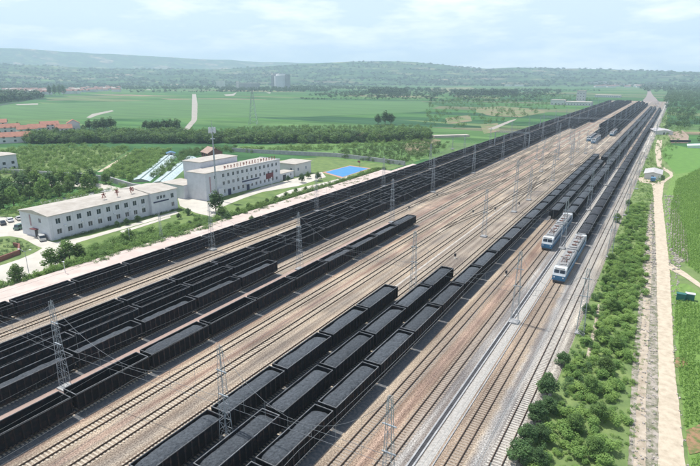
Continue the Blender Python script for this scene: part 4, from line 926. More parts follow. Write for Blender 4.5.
# hut and shed helper
def gable_house(x, y, wd, ln, h, rh, wm, rm, lab, rz=0, name='house', cat='house', group=None, wins=3, z=GZ, e0=None):
    e = empty(name, (x, y, z), lab, cat, group, rz)
    m = MB(); 
    m.extrude_y([(-wd / 2, 0), (wd / 2, 0), (wd / 2, h), (0, h + rh * .93), (-wd / 2, h)], -ln / 2, ln / 2); m.build('wall', wm, e)
    m = MB(); o_ = .5
    for sg in (-1, 1):
        pts = [(sg * (wd / 2 + o_), -ln / 2 - o_, h - o_ * rh / wd * 1.6), (sg * (wd / 2 + o_), ln / 2 + o_, h - o_ * rh / wd * 1.6), (0, ln / 2 + o_, h + rh), (0, -ln / 2 - o_, h + rh)]
        top = [(a, b, c + .15) for a, b, c in pts]
        if sg < 0: pts, top = pts[::-1], top[::-1]
        m.poly(top); m.poly(pts[::-1])
        for i in range(4): j = (i + 1) % 4; m.poly([pts[i], pts[j], top[j], top[i]])
    m.build('roof', rm, e)
    if wins:
        for k in range(wins):
            yy = -ln / 2 + ln * (k + .5) / wins
            for zz in ([1.0] if h < 5 else [1.0, 4.0]):
                m = MB(); m.box(wd / 2 - .01, wd / 2 + .04, yy - .8, yy + .8, zz, zz + 1.5); m.build('window', M['glass'], e)
                m = MB(); m.box(-wd / 2 - .04, -wd / 2 + .01, yy - .8, yy + .8, zz, zz + 1.5); m.build('window', M['glass'], e)
        m = MB(); m.box(-.6, .6, -ln / 2 - .04, -ln / 2 + .01, 0, 2.2); m.build('door', M['dark'], e)
    return e
hx, hy = at(653, 176); gable_house(hx, hy - 2, 7.5, 16, 3.0, .9, M['wall_far'], mat('hut_roof', (.5, .49, .47), .8, var=.2), 'small white hut with a blue lean-to beside the dirt road junction', name='hut', cat='hut', wins=3)
e = empty('parked_truck', (hx + .5, hy - 16, GZ), 'small blue truck parked in front of the white hut', 'truck')
m = MB(); m.box(-1.1, 1.1, -3, 1.2, .9, 2.4); m.build('cargo_body', M['blue_roof'], e); m = MB(); m.extrude_x([(1.25, .5), (3, .5), (3, 1.3), (2.6, 2.2), (1.25, 2.2)], -1.05, 1.05); m.build('cab', M['wall_far'], e)
for q in (-2, 2): 
    for sx in (-1, 1): m = MB(); m.bar((sx * .85, q, .42), (sx * 1.1, q, .42), .42, 12); m.build('wheel', M['tyre'], e)
px = at(661, 133); gable_house(px[0], px[1], 14, 26, 3, 1.2, M['wall_far'], mat('grey_roof', (.5, .48, .48), .8, var=.2), 'low shed with pale grey roof beyond the dirt road', name='shed', cat='shed', rz=.2)
px = at(697, 147); e = gable_house(px[0] + 4, px[1], 20, 12, 1.5, 1.2, M['poly'], M['poly'], 'white plastic covered greenhouse at the edge of the light green field', name='greenhouse', cat='greenhouse', wins=0)
m = MB(); a_ = at(670, 142.4); b_ = at(690, 142.4); m.bar((a_[0], a_[1], 1), (b_[0], b_[1], 1), 1.2, 4); m.build('garden_wall', M['dark'], label='low dark wall in front of the tan bare plot', cat='wall')
# two kiosks
for x, lab, mt in ((680.5, 'small equipment cabinet with green top in the maize', 'teal'), (689.5, 'small equipment cabinet with white top in the maize', 'wall')):
    o, s = at(x, 299); e = empty('equipment_cabinet', (o, s, GZ), lab, 'cabinet')
    m = MB(); m.box(-.9, .9, -.5, .5, .25, 1.7); m.build('cabinet_body', M['teal'], e); m = MB(); m.box(-1.0, 1.0, -.65, .65, 1.703, 1.85); m.build('lid', M[mt], e); m = MB(); [m.box(x_, x_ + .1, -.4, .4, 0, .25) for x_ in (-.8, .7)]; m.build('feet', M['steel'], e)
# brick planter wall, perimeter walls
def wall_px(name, pts, h, t, m_, lab, z=GZ, cat='wall'):
    P = [at(x, y) for x, y in pts]; m = MB()
    for (ax, ay), (bx, by) in zip(P, P[1:]):
        d = Vector((bx - ax, by - ay)); n = Vector((-d.y, d.x)).normalized() * t / 2
        lo = [(ax + n.x, ay + n.y), (ax - n.x, ay - n.y), (bx - n.x, by - n.y), (bx + n.x, by + n.y)]
        b = len(m.v); m.v += [(x, y, z) for x, y in lo] + [(x, y, z + h) for x, y in lo]
        for f in ((4, 5, 6, 7), (0, 1, 5, 4), (1, 2, 6, 5), (2, 3, 7, 6), (3, 0, 4, 7)): m.f.append(tuple(b + i for i in f)); m.m.append(0)
    m.build(name, m_, label=lab, cat=cat)
wall_px('brick_wall', [(-25, 269), (0, 260.5), (19, 253.5), (19.5, 247), (14, 246)], 1.5, .5, M['brick'], 'low red brick wall round the planted island')
wall_px('perimeter_wall', [(-20, 171), (55, 176), (80, 177), (110, 181), (133, 188), (150, 190)], 2.6, .8, M['concrete_grey'], 'grey perimeter wall behind the long white building')
wall_px('perimeter_wall', [(232, 151), (275, 153.5), (337, 156.5), (375, 161), (405, 165)], 2.6, .6, M['concrete_grey'], 'grey perimeter wall beyond the small white block')
wall_px('compound_wall', [(433, 137), (468, 136)], 1.8, 7, mat('old_wall', (.55, .49, .42), .9, var=.2, scale=.1), 'long pale tan wall at the end of the tree belt', cat='wall')
x_, y_ = at(212, 156); gable_house(x_, y_, 10, 11, 3.2, 3, M['brick'], mat('tan_roof', (.42, .30, .24), .9, var=.25), 'tan roofed house standing in trees behind the three storey building', rz=1.2)
x_, y_ = at(171, 155.5); gable_house(x_, y_, 5, 6, 2.2, .8, M['wall_far'], M['blue_roof'], 'small hut with blue roof at the far end of the greenhouses', name='hut', cat='hut', rz=.9)
x_, y_ = at(275, 141.5); gable_house(x_, y_, 12, 8, 3.5, 1.2, M['wall_far'], M['roof_pale'], 'small pale house below the tree belt', rz=.9)
x_, y_ = at(363, 140); gable_house(x_, y_, 12, 12, 4, 2, M['roof_dull'], M['roof_dull'], 'small brown red house in the tree belt', rz=.5)
x_, y_ = at(380, 141); gable_house(x_, y_, 6, 8, 4, 2, M['roof_dull'], M['roof_dull'], 'tiny brown shed right of the brown red house', rz=.5, name='shed', cat='shed')
# orange roofed houses at the left edge
for i, (x, y, wd, ln, h, lab) in enumerate([(10, 142, 11, 30, 5, 'large orange roofed house with dark upper windows'), (8, 132, 10, 20, 5, 'second orange roofed house just behind the large one'), (38, 131, 10, 15, 4, 'orange roofed house right of a dark tree'), (50, 129, 11, 16, 5, 'small orange roofed house in the middle of the cluster'),
                                            (64, 131, 9, 14, 3.5, 'low orange roofed house left of the white walled one'), (74, 129.5, 11, 11, 7, 'tall white walled house with orange hipped roof'), (27, 133, 10, 16, 4.5, 'orange roofed house beside a dark tree'), (-6, 128, 12, 24, 6, 'orange roofed house at the photo edge')]):
    o, s = at(x, y); gable_house(o, s, wd, ln, h, 3.2, M['wall_far'], M['roof_red'], lab, rz=-.45 + [0, .1, -.1, .05, 0, 1.5, .1, -.1][i], wins=4, group='orange roofed houses')
o, s = at(-2, 170); e = gable_house(o, s, 16, 14, 9, .3, M['wall'], M['roof_pale'], 'white building wall at the left edge behind the trees', name='building', cat='building', rz=0)
for i_, (x, y, h) in enumerate([(22, 137, 7), (30, 136, 8), (44, 134, 6), (57, 132.5, 6), (0, 137, 6), (18, 128, 7), (44, 127, 6), (69, 128, 6), (84, 131, 7)]):
    o, s = at(x, y); tree(o, s, h, 'B', '%s dark tree from the left among the orange roofed houses' % nth(i_ + 1), 'trees among the orange roofed houses', wide=1.2)
# distant villages
def village(n, x0, x1, yf, wh, seed, lab, rm, hh=(5, 9), sz=(10, 26)):
    rr = random.Random(seed)
    for i in range(n):
        x = x0 + (x1 - x0) * (i + rr.uniform(.1, .9)) / n; y = yf(x) + rr.uniform(-1, 1) * wh
        o, s = at(x, y); h = rr.uniform(*hh)
        e = empty('village_house', (o, s, GZ), nth(i + 1) + ' from the left ' + lab, 'house', lab, rz=rr.uniform(-.3, .3) + .5); L, W = rr.uniform(*sz), rr.uniform(10, 17)
        m = MB(); m.box(-L / 2, L / 2, -W / 2, W / 2, 0, h); m.build('wall', M['wall_far'], e)
        m = MB(); m.extrude_x([(-W / 2 - .5, h), (W / 2 + .5, h), (0, h + 4.2)], -L / 2 - .5, L / 2 + .5); m.build('roof', rm if rr.random() < .75 else M['roof_pale'], e)
village(34, 4, 48, lambda x: 92.2, 2.4, 1, 'of the dull red houses beside the dark poplars and wood', M['roof_dull'], sz=(14, 40))
village(38, 66, 120, lambda x: 91.8 - (x - 66) * .04, 2.0, 2, 'of the dull red houses between dark poplars and open field', M['roof_dull'], sz=(14, 34))
village(34, 336, 432, lambda x: 83.4, .7, 3, 'of the tiny red roofed houses below the rounded hill', M['roof_dull'], (9, 14), (30, 80))
village(14, 590, 645, lambda x: 86.5, .9, 4, 'of the tiny pale houses beyond the far end of the yard', M['roof_dull'], (5, 9), (20, 50))
def block(name, x, y, wd, ln, h, m_, lab, cat='building', rz=0, parts=None):
    o, s = at(x, y); e = empty(name, (o, s, GZ), lab, cat, rz=rz)
    m = MB(); m.box(-wd / 2, wd / 2, -ln / 2, ln / 2, 0, h); m.build('wall', m_, e)
    m = MB(); m.box(-wd / 2 - .4, wd / 2 + .4, -ln / 2 - .4, ln / 2 + .4, h + .003, h + .8); m.build('roof', M['roof_pale'], e)
    n = max(2, int(wd / 5)); m = MB()
    for k in range(n):
        for q in range(max(1, int(h / 6))): m.box(-wd / 2 + wd * (k + .35) / n, -wd / 2 + wd * (k + .6) / n, -ln / 2 - .08, -ln / 2 + .01, 1.6 + q * 5.5, 3.2 + q * 5.5)
    m.build('windows', M['glass'], e); return e
o, s = at(281.5, 89); e = empty('silo_plant', (o, s, GZ), 'large grey round silo tower with darker side blocks on the plain', 'silo')
m = MB(); m.bar((0, 0, 0), (0, 0, 56), 30, 24); m.build('silo', mat('silo_grey', (.62, .62, .64), .8, var=.15, scale=.02), e); m = MB(); m.bar((0, 0, 56), (0, 0, 64), 22, 16, r2=20); m.build('silo_cap', M['wall_far'], e)
m = MB(); m.box(-44, -30, -14, 14, 0, 58); m.box(30, 40, -10, 12, 0, 62); m.box(-38, -30, -8, 8, 58, 66); m.build('elevator_block', M['tower_grey'], e)
o2, s2 = at(248, 89); e = block('plant_building', 248, 89.2, 90, 50, 26, M['tower_grey'], 'dark grey plant building left of the silo', rz=.4)
block('white_tower', 221, 88.5, 34, 24, 34, M['wall_far'], 'small white tower block left of the dark plant', rz=.5); block('white_tower', 238, 90, 10, 10, 34, M['wall_far'], 'slim pale chimney like block by the dark plant', rz=.5)
block('factory', 578.5, 105, 46, 26, 6, M['wall_far'], 'long low white factory hall beyond the dark rows'); block('factory', 580.5, 102.8, 16, 14, 24, M['wall_far'], 'tall pale factory tower behind the long white hall')
block('factory', 558, 104.6, 24, 18, 9, M['wall_far'], 'smaller pale hall left of the long white hall'); block('factory', 608, 97, 60, 30, 5, M['wall_far'], 'far pale shed near the end of the wagon blocks')
for i, (x, y, w_, h) in enumerate([(594, 85.6, 60, 20), (602, 85.4, 44, 24), (610, 85.8, 70, 15), (620, 86, 60, 12), (633, 86, 60, 10), (588, 85, 40, 10)]): block('far_building', x, y, w_, 40, h, M['wall_far'], ['first', 'second', 'third', 'fourth', 'fifth', 'outermost'][i] + ' of the tiny pale blocks below the hills beyond the yard', rz=.3)
block('far_building', 515, 86, 120, 40, 8, M['wall_far'], 'long thin pale hall far off below the hill'); block('far_building', 350, 84, 110, 30, 8, M['wall_far'], 'pale low hall at the foot of the rounded hill')
# pylons
def pylon(x, y, h, lab):
    o, s = at(x, y); e = empty('power_pylon', (o, s, GZ), lab, 'pylon', 'power pylons', rz=.5); m = MB(); n = 9
    def c(k, a, b): q = k / n; r = h * (.10 * (1 - q) ** 1.3 + .015); return Vector((a * r, b * r, h * q))
    cs = [(-1, -1), (1, -1), (1, 1), (-1, 1)]; rad = max(.09, h * .004 * (1 + s / 2500))
    for k in range(n):
        for i in range(4): m.bar(c(k, *cs[i]), c(k + 1, *cs[i]), rad, 3); m.bar(c(k, *cs[i]), c(k + 1, *cs[(i + 1) % 4]), rad * .6, 3)
    m.build('lattice', M['steel'], e); m = MB()
    for q in (.72, .84, .96): m.bar((-h * .14, 0, h * q), (h * .14, 0, h * q), rad)
    m.build('cross_arm', M['steel'], e)
pylon(253.5, 124, 40, 'tall lattice pylon standing in the green field below the silo')
for x, y, h, lab in ((163, 86, 42, 'first of two tiny pylons on the far plain'), (168, 86, 42, 'second of two tiny pylons on the far plain'), (40, 84, 60, 'faint pylon before the far mountain at the left'), (197, 84, 60, 'faint pylon standing above the end of the farm road')): pylon(x, y, h, lab)
# ------------------------------------------------------------------ parked cars
def car(x, y, rz, mk, lab, L=4.5, van=False):
    o, s = at(x, y); e = empty('parked_car', (o, s, Z2_), lab, 'car' if not van else 'van', rz=rz); W = .88; hh = 1.45 if not van else 1.9
    prof = [(-L / 2, .35), (L / 2, .35), (L / 2, .75), (L / 2 - .9, .88), (L / 2 - 1.5, .93), (-L / 2 + .3, .95), (-L / 2, .85)] if not van else [(-L / 2, .35), (L / 2, .35), (L / 2, .9), (L / 2 - .6, 1.05), (-L / 2, 1.05)]
    m = MB(); m.extrude_x(prof, -W, W); m.build('body', M[mk], e)
    a = (L / 2 - 1.3, L / 2 - 2.0) if not van else (L / 2 - .6, L / 2 - 1.2)
    m = MB(); m.extrude_x([(-L / 2 + .35, .90 if not van else 1.0), (a[0], .90 if not van else 1.0), (a[1], hh - .04), (-L / 2 + .8, hh - .04)], -W + .06, W - .06); m.build('windows', M['glass'], e)
    m = MB(); m.box(-W + .1, W - .1, -L / 2 + .78, a[1] + .02, hh - .04, hh + .02); m.build('roof', M[mk], e)
    for q in (-L / 2 + .85, L / 2 - .85):
        for sx in (-1, 1): m = MB(); m.bar((sx * (W - .2), q, .32), (sx * (W + .02), q, .32), .32, 14); m.build('wheel', M['tyre'], e)
car(42, 239, 1.2, 'car_silver', 'silver white van parked by the gable door of the long building', 5.0, True); car(20.5, 228, .35, 'car_green', 'pale green minivan near the rear corner of the long building', 4.6, True)
car(2.5, 223.5, 1.3, 'car_dark', 'dark blue car parked at the left photo edge'); car(10, 220.5, 1.3, 'car_white', 'white car parked behind the dark blue car'); car(19, 218.8, 1.3, 'car_silver', 'pale car parked under the tree behind the long building')
# street lamp
o, s = at(28.8, 273); e = empty('street_lamp', (o, s, Z2_), 'thin grey double arm street lamp on the forecourt', 'street lamp'); m = MB(); m.bar((0, 0, 0), (0, 0, 6.6), .09, 6, r2=.06); m.build('post', M['steel'], e)
for sg in (-1, 1):
    m = MB(); m.bar((0, 0, 6.3), (sg * 1.3, sg * .5, 6.9), .05); m.build('arm', M['steel'], e); m = MB(); m.cbox((sg * 1.6, sg * .6, 6.92), (.7, .4, .14)); m.build('lamp_head', M['frame'], e)
for x, y, lab in ((130, 242, 'thin lamp post on the lawn near the platform'), (66, 277, 'small white post in the hedge'), (272, 186, 'lamp post by the garden path')):
    o, s = at(x, y); e = empty('lamp_post', (o, s, Z1_), lab, 'lamp post'); m = MB(); m.bar((0, 0, 0), (0, 0, 4.5), .07, 5); m.build('post', M['frame'], e); m = MB(); m.cbox((0, 0, 4.6), (.5, .3, .15)); m.build('lamp_head', M['frame'], e)

# ------------------------------------------------------------------ trees, one by one
o_, k_ = 0, 0
row = [(-4, 207), (4, 209), (14, 206.5), (24, 192), (10, 193), (38, 189), (52, 190), (60, 197), (71, 187), (82, 187.5), (-6, 190), (63, 186), (46, 186), (30, 200), (-2, 182), (18, 183), (32, 184), (44, 196), (8, 200), (70, 194), (88, 191), (92, 184), (76, 182), (56, 182), (18, 199), (2, 196)]
for i, (x, y) in enumerate(row):
    o, s = at(x, y); tree(o, s, R.uniform(6.5, 10.5), 'BAC'[i % 3], '%s tree of the dark leafy row left of and behind the long white building' % nth(i + 1), 'trees behind the long white building', wide=1.1)
for i, (x, y, h, k, lab) in enumerate([(18, 284, 6.0, 'A', 'lone grey green tree at the left edge by the platform hedge'), (52, 268, 6.5, 'A', 'broad tree in the hedge in front of the gable'), (70, 261, 7, 'A', 'tall loose tree in the hedge right of the broad one'), (80, 260, 5.5, 'A', 'slim tree with open crown in the platform hedge'), (61, 264, 4.5, 'B', 'low dark tree between the hedge trees'),
        (216, 211, 9, 'B', 'dense dark tree below the antenna pole'), (222, 219, 6, 'A', 'broad leafy tree just in front of the antenna pole'), (228, 221, 4, 'B', 'low dark tree at the lawn corner'), (130, 240, 4.5, 'A', 'bushy tree on the lawn in front of the long building'), (124, 243, 4, 'A', 'smaller bushy tree on the lawn'),
        (106, 183, 6, 'A', 'tree by the back road above the roof'), (131, 184, 6, 'C', 'bright green conical tree at the wall by the greenhouse'), (184, 185, 4.5, 'C', 'palm like small tree on orange earth'), (191, 191, 4, 'B', 'round dark shrub at the corner of the three storey building'), (96, 186, 5.5, 'A', 'small tree by the back road'), (112, 179, 5, 'A', 'tree standing against the grey wall'),
        (288, 181, 3.5, 'B', 'rounded small tree at the garden island'), (302, 182, 5, 'B', 'dark tree by the garden path near the small block'), (318, 180, 5, 'B', 'dark tree beside the court corner'), (308, 178, 4, 'A', 'green tree between the block and court'), (378, 124, 12, 'B', 'left half of the lone dark grove in the far field'), (385, 124, 16, 'B', 'tallest dark tree of the lone far grove'), (391, 124, 13, 'B', 'right tree of the lone far grove')]):
    o, s = at(x, y); tree(o, s, h, k, lab, wide=1.15)
rw = [(64, 248, 'C'), (117.5, 226, 'B'), (127, 224, 'B'), (138, 221, 'B'), (179, 218, 'B'), (188, 214, 'B'), (190, 227, 'B'), (175, 232, 'A'), (238, 212, 'A'), (249, 209, 'A'), (258, 206, 'A'), (267, 203, 'A'), (276, 200, 'A'), (245, 216, 'C'), (286, 197, 'A'), (296, 192, 'A'), (262, 211, 'A'), (306, 190, 'A'), (252, 222, 'A')]
for i, (x, y, k) in enumerate(rw):
    o, s = at(x, y); tree(o, s, R.uniform(2.2, 3.2), k, '%s round clipped shrub counted along the lawn from the forecourt' % nth(i + 1), 'round shrubs on the lawn', 'shrub', 'shrub', wide=1.25)
grp = [(90, 130), (97, 131.5), (104, 131), (111, 130), (147, 131), (152, 132), (158, 132), (164, 131), (170, 131), (177, 132), (50, 95), (55, 95.5), (60, 95), (64, 95)]
for i, (x, y) in enumerate(grp):
    o, s = at(x, y); far = y < 100
    tree(o, s, R.uniform(11, 14) if not far else R.uniform(30, 38), 'B', '%s dark tree of %s' % (nth(i + 1 if i < 4 else i - 3 if i < 10 else i - 9), 'the small field grove left of the farm road' if i < 4 else 'the wider field grove by the farm road' if i < 10 else 'the poplar clump between the two red villages'), 'far groves', wide=1.3 if not far else .7)
# right side bushes that stand out
big = [(547, 395, 4.6), (537, 421, 4.0), (548, 412, 3.2), (526, 444, 3.8), (541, 440, 3.2), (519, 462, 4.0), (537, 467, 3.4), (562, 364, 3.0), (586, 312, 2.6), (617, 222, 3.8), (628, 205, 3.0), (611, 262, 3.2), (606, 283, 3.0), (600, 340, 3.2), (612, 310, 3.6), (605, 372, 3.6), (622, 280, 3.6), (590, 392, 3.6), (616, 350, 3.4), (575, 430, 3.4), (600, 420, 3.6), (594, 455, 3.4)]
for i, (x, y, h) in enumerate(big):
    o, s = at(x, y); tree(o, s, h, 'D' if i < 9 else 'S', '%s large bush on the green embankment, starting from the outermost track bushes' % nth(i + 1) if i >= 9 else '%s dark green bush lining the outermost track, %s' % (nth(i + 1), 'near the bottom edge' if i < 7 else 'further up'), 'embankment bushes', 'bush', 'bush', wide=1.3)

# ------------------------------------------------------------------ vegetation nobody could count
def poly(px): return [at(x, y) for x, y in px]
yr = [at(x, y) for x, y in ((637, 366), (645, 266))]
road = [poly([(628, 480), (634, 366), (640, 290), (648, 215), (653, 195), (680, 195), (680, 266), (676, 366), (690, 480)]), poly([(583, 362), (596, 300), (602, 303), (594, 362)])]
P = [(-9.0, 44), (-1.5, 44), (-.6, 100), (-1.2, 160), (-4.2, 240), (-9.2, 240)]
mass('shrubbery', scatter(P, 640, 1, road) + scatter([(-2, 44), (.6, 44), (1.4, 100), (.4, 160), (-3, 235), (-4.5, 235)], 90, 71, road[1:]), (.5, 2.2), M['leafC'], 'dense bright green shrubs covering the embankment', 'shrubs', 1, leaves=350, size=.66, squash=.75)
mass('shrubbery', scatter([(-9.6, 44), (-6, 44), (-6, 230), (-9.6, 230)], 130, 2), (1.0, 2.0), M['leafB'], 'darker shrubs along the outermost track', 'shrubs', 2, leaves=200, size=.7, squash=.9)
mass('undergrowth', scatter([(-10.1, 40), (3, 40), (2, 120), (-1, 250), (-10.1, 500)], 1900, 3, [poly([(658, 480), (658.5, 366), (656.5, 266), (653, 190), (664, 190), (669.5, 266), (674.5, 366), (684, 480)]), poly([(633, 480), (641, 330), (648, 225), (652, 212), (652, 266), (649, 330), (646, 480)])]), (.3, .8), M['leafC'], 'low weeds between the shrubs and the dirt road', 'weeds', 3, leaves=60, size=.9, squash=.6)
cf = poly([(693, 460), (704, 452), (708, 430), (700, 420), (686, 426), (680, 380), (678, 350), (673.5, 300), (690, 302), (720, 310), (720, 288), (692, 268), (672, 250), (670, 210), (676, 180), (700, 168), (760, 170), (900, 260), (900, 600), (700, 600)])
sp = []
for i in range(50):
    for j in range(1400):
        x = -4 + i * .7; y = 60 + j * .3
        if x < 34 and proj(x, y)[0] < 725 and math.sin(x * .8 + y * .11) + math.sin(y * .23 - x) < 1.9 and in_poly(cf, x, y): sp.append((x + R.uniform(-.12, .12), y + R.uniform(-.15, .15)))
mass('weeds', scatter(road[0], 420, 43, [poly([(658, 480), (658.5, 366), (656.5, 266), (653, 190), (664, 190), (669.5, 266), (674.5, 366), (684, 480)])]) + scatter(poly([(671, 210), (676, 208), (686, 232), (690, 262), (676, 262), (671, 240)]), 120, 44) + scatter(poly([(673, 366), (676, 280), (690, 300), (700, 420), (686, 450)]), 200, 45), (.2, .55), M['leafC'], 'weeds growing between the stones by the dirt road', 'weeds', 44, leaves=40, size=.9, squash=.6)
mass('maize', sp, (.8, 1.25), M['leafMaize'], 'rows of tall maize plants in the field beside the dirt road', 'maize', 4, leaves=7, size=2.3, squash=1.5, lobes=2)
mass('weeds', scatter(poly([(664, 183), (700, 168), (700, 158), (676, 165)]) + [], 1, 5), (.4, .8), M['leafC'], 'low weeds at the hut', 'weeds', 5, leaves=20)
rr = random.Random(5); m = MB()
for x, y in scatter(road[0], 1500, 41, [poly([(658, 480), (658.5, 366), (656.5, 266), (653, 190), (664, 190), (669.5, 266), (674.5, 366), (684, 480)])]) + scatter(poly([(671, 210), (676, 208), (686, 232), (690, 262), (676, 262), (671, 240)]), 500, 42):
    a = rr.uniform(0, 3.14); s_ = rr.uniform(.06, .28) * (1.6 if y > 160 else 1); t_ = []
    for k in range(5): t_.append((x + math.cos(a + k * 1.257) * s_ * rr.uniform(.7, 1.3), y + math.sin(a + k * 1.257) * s_ * rr.uniform(.7, 1.3)))
    b = len(m.v); m.v += [(p, q, GZ) for p, q in t_] + [((p * .7 + x * .3), (q * .7 + y * .3), GZ + .12 + s_ * rr.uniform(.5, 1.1)) for p, q in t_]
    m.f.append(tuple(b + 5 + k for k in range(5))); m.m.append(0)
    for k in range(5): m.f.append((b + k, b + (k + 1) % 5, b + 5 + (k + 1) % 5, b + 5 + k)); m.m.append(0)
m.build('stones', mat('stone', (.46, .42, .37), .95, col2=(.28, .25, .22), scale=1.5), label='scattered broken stones along the dirt road', cat='stones', kind='stuff')
# hedges and lawn shrubs on the left
hd = [(-135.9, 20), (-133.0, 20), (-133.0, 235), (-136.4, 235)]
mass('hedge', scatter([(-136.6, 20), (-133.3, 20), (-133.3, 120), (-136.6, 120)], 420, 6), (1.4, 3.4), M['leafC'], 'dense bright green hedge along the outer side of the platform', 'hedge', 6, leaves=150, size=.7, squash=1.0)
mass('hedge', scatter([(-136.4, 120), (-133.3, 120), (-133.3, 262), (-138, 262)], 520, 7), (1.3, 3.0), M['leafC'], 'continuing green hedge beside the platform further off', 'hedge', 7, leaves=90, size=.8, squash=1.0)
mass('shrubbery', scatter(poly([(60, 268), (85, 252), (130, 236), (170, 226), (215, 218), (232, 222), (205, 232), (140, 252), (100, 266), (70, 272)]), 430, 8), (.8, 3.0), M['leafA'], 'loose shrubs scattered over the lawn by the long building', 'shrubs', 8, leaves=110, size=.75, squash=.8)
mass('shrubbery', scatter(poly([(230, 216), (262, 203), (300, 191), (340, 181), (375, 171), (380, 178), (320, 196), (262, 214), (240, 222)]), 420, 9), (.8, 2.6), M['leafA'], 'loose shrubs in the garden by the three storey building', 'shrubs', 9, leaves=90, size=.8, squash=.8)
mass('hedge', scatter(poly([(176, 206), (192, 213), (212, 218), (212, 220), (190, 215), (175, 209)]), 60, 21), (.7, 1.1), M['leafB'], 'low dark clipped hedge edging the courtyard', 'hedge', 21, leaves=70, size=.8, squash=.8)
mass('shrubbery', scatter([(-163.9, 90), (-162.2, 90), (-161.8, 139), (-163.9, 139)], 130, 22), (.5, 1.3), M['leafB'], 'dark shrubs at the foot of the long white building', 'shrubs', 22, leaves=60, size=.8, squash=.8)
mass('shrubbery', scatter(poly([(0, 240), (12, 238), (22, 240), (38, 248), (30, 252), (20, 254), (0, 262), (-15, 266), (-15, 244)]), 80, 23), (.6, 1.6), M['leafB'], 'scrubby bushes in the planted island', 'shrubs', 23, leaves=80, size=.8, squash=.8)
mass('shrubbery', scatter(poly([(-30, 182), (20, 180), (60, 179), (100, 182), (128, 188), (110, 196), (60, 206), (26, 215), (-30, 222)]), 420, 24, [poly([(-30, 186), (10, 181), (60, 180), (105, 184), (132, 191), (128, 194), (100, 189), (60, 185), (20, 187), (-30, 193)])]), (1.0, 3.6), M['leafC'], 'bright green shrubs between the trees behind the long building', 'shrubs', 24, leaves=80, size=.8, squash=.8)
mass('plantation', scatter(poly([(-60, 176), (-60, 160), (30, 148), (90, 146), (132, 149), (95, 170), (60, 176)]), 1100, 10), (2.2, 4.6), M['leafC'], 'young green plantation trees left of the sandy path', 'trees', 10, leaves=90, size=.8, squash=1.0)
mass('plantation', scatter(poly([(104, 172), (138, 151), (172, 150), (152, 168), (135, 178), (108, 177)]), 520, 11), (2.5, 5.0), M['leafC'], 'bright plantation trees between the sandy path and greenhouses', 'trees', 11, leaves=90, size=.8, squash=1.0)
mass('plantation', scatter(poly([(150, 178), (172, 160), (185, 150), (236, 148), (232, 152), (200, 156), (180, 165), (165, 176)]), 200, 12), (2.0, 4.5), M['leafA'], 'low green trees between and behind the greenhouses', 'trees', 12, leaves=90, size=.8, squash=1.0)
mass('tree_belt', scatter(poly([(24, 143.5), (26, 138), (90, 136), (180, 136.5), (300, 137.5), (430, 135.5), (428, 140), (380, 142), (300, 143.5), (190, 143), (90, 143)]), 950, 13), (4.5, 9.5), M['leafB'], 'long dark belt of dense trees crossing behind the buildings', 'trees', 13, leaves=150, size=.8, squash=.95)
mass('tree_belt', scatter(poly([(24, 143.5), (26, 138), (90, 136), (180, 136.5), (300, 137.5), (430, 135.5), (428, 140), (380, 142), (300, 143.5), (190, 143), (90, 143)]), 650, 53), (3.5, 11), M['leafA'], 'lighter trees mixed into the dark belt behind the buildings', 'trees', 53, leaves=150, size=.8, squash=.9)
mass('tree_belt', scatter(poly([(180, 136), (240, 128), (300, 127), (420, 126), (430, 131), (430, 135), (180, 136)]), 1300, 14), (1.5, 4.5), M['leafA'], 'lighter green bushy belt behind the dark trees', 'trees', 14, leaves=80, size=.8, squash=1.0)
mass('orchard', scatter(poly([(330, 152), (400, 146), (450, 142), (440, 153), (400, 165), (340, 158)]), 420, 15), (1.5, 4.0), M['leafA'], 'scattered small trees in the meadow near the wagon rows', 'trees', 15, leaves=70, size=.9, squash=.9)
mass('orchard', scatter(poly([(240, 150), (330, 146), (430, 141), (430, 143), (330, 150), (250, 153)]), 260, 16), (2, 4.5), M['leafC'], 'light green small trees below the tree belt', 'trees', 16, leaves=70, size=.9, squash=.9)
mass('far_trees', scatter(poly([(662, 138), (668, 120), (664, 100), (668, 92), (760, 92), (800, 140), (700, 143), (690, 128), (676, 128)]), 1500, 17), (4, 11), M['leafB'], 'dense green woods right of the yard in the distance', 'woods', 17, leaves=70, size=1.0, squash=1.0)
mass('far_trees', scatter([(-9, 250), (-1, 250), (4, 420), (30, 900), (-12, 1000)], 420, 18), (1, 4), M['leafA'], 'green scrub beside the far part of the outermost track', 'scrub', 18, leaves=60, size=.9, squash=.9)
mass('far_trees', scatter(poly([(440, 138), (500, 124), (560, 108), (600, 99), (560, 94), (470, 96), (430, 104), (420, 120)]), 600, 19), (3, 9), M['leafA'], 'scattered trees among the plots beyond the dark rows', 'trees', 19, leaves=50, size=1.0, squash=1.0)
def on_mesh(o, n, seed, a0=.0):
    rr = random.Random(seed); P = o.data.polygons; V = o.data.vertices; out_ = []
    nn = 33; cols = len(P) // nn
    while len(out_) < n:
        c = rr.randrange(cols); r_ = int(nn * (a0 + (.8 - a0) * rr.random()))
        for q in range(rr.choice((1, 1, 2, 4, 7))):
            c2 = c + q
            if c2 >= cols: break
            vs = [V[i].co for i in P[c2 * nn + r_].vertices]; u, v_ = rr.random(), rr.random() * .5
            p = (vs[0] * (1 - u) + vs[1] * u) * (1 - v_) + (vs[3] * (1 - u) + vs[2] * u) * v_
            out_.append((p.x, p.y, p.z - 2))
    return out_
mass('far_trees', on_mesh(bpy.data.objects['hills'], 3600, 61), (9, 22), M['leafFar'], 'dark tree lines and copses dotted over the green hills', 'trees', 61, leaves=12, size=3.0, squash=.5)
def band(n, px, hr, seed, lab, m='leafFar', leaves=26): mass('far_trees', scatter(poly(px), n, seed), hr, M[m], lab, 'trees', seed, leaves=leaves, size=1.7, squash=.8)
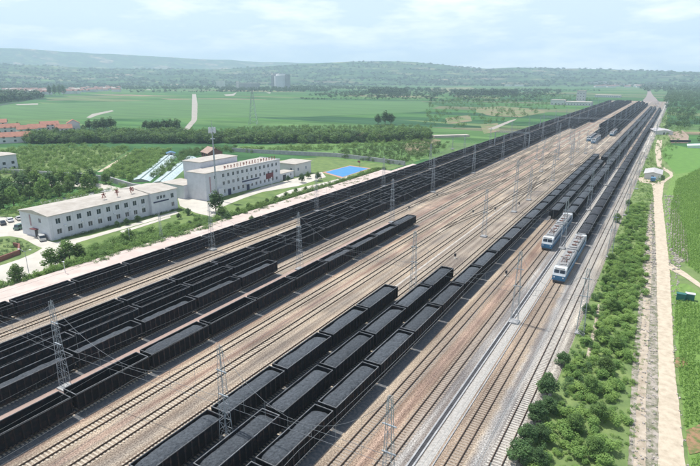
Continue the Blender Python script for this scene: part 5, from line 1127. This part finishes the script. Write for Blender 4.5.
band(700, [(456, 95), (515, 95), (515, 93.6), (456, 93.6)], (10, 18), 30, 'dark rectangular wood on the far plain')
band(420, [(-30, 104), (0, 103.5), (42, 98), (38, 97), (10, 96.5), (-30, 97)], (14, 22), 31, 'dark wood at the left edge before the red village')
band(300, [(370, 93.5), (405, 94.2), (405, 93), (370, 92.6)], (12, 20), 32, 'dark line of far trees above the middle fields')
band(620, [(0, 89), (120, 87), (330, 85.2), (335, 83.4), (0, 84.5)], (10, 22), 33, 'broken lines of trees at the foot of the hills')
band(260, [(435, 86), (560, 87), (560, 84.6), (435, 83.5)], (10, 20), 39, 'tree lines at the foot of the hills beyond the plots')
band(600, [(110, 90.2), (330, 89.5), (440, 92), (440, 90), (330, 87.6), (110, 87.8)], (8, 18), 34, 'scattered tree lines between the far fields')
band(600, [(300, 97), (440, 100), (560, 98), (560, 90), (440, 90), (340, 92)], (6, 13), 35, 'scattered far trees left of the factory')
for i_, (xa, xb, yy, hh_) in enumerate([(300, 440, 99, 6), (430, 545, 101, 7), (130, 330, 91.8, 12), (330, 560, 94, 9), (460, 600, 91, 9)]):
    band(110, [(xa, yy + .9), (xb, yy + .6), (xb, yy - .9), (xa, yy - .5)], (hh_ * .3, hh_), 70 + i_, '%s thin broken line of field trees on the plain, counted by distance' % nth(i_ + 1))
band(900, [(640, 92), (780, 92), (780, 84), (640, 84)], (10, 20), 36, 'hazy woods beyond the throat of the yard')
band(260, [(220, 91), (330, 91.5), (330, 89.6), (220, 89.6)], (8, 16), 37, 'trees round the silo plant')
band(260, [(50, 89.5), (120, 88.8), (120, 87.3), (0, 87.3), (0, 89.5)], (8, 14), 38, 'trees in and behind the red roofed villages')
# ------------------------------------------------------------------ haze
m = bpy.data.materials.new('haze'); m.use_nodes = True; n = m.node_tree; n.nodes.clear()
o_ = n.nodes.new('ShaderNodeOutputMaterial'); v = n.nodes.new('ShaderNodeVolumePrincipled'); v.inputs['Color'].default_value = (.685, .845, 1.0, 1); v.inputs['Density'].default_value = .00016; v.inputs['Anisotropy'].default_value = 0
n.links.new(v.outputs[0], o_.inputs['Volume'])
hb = MB(); hb.box(-9600, 5000, -700, 9600, -30, 520); hz = hb.build('haze', m, label='pale bluish haze filling the whole valley', cat='haze', kind='stuff')
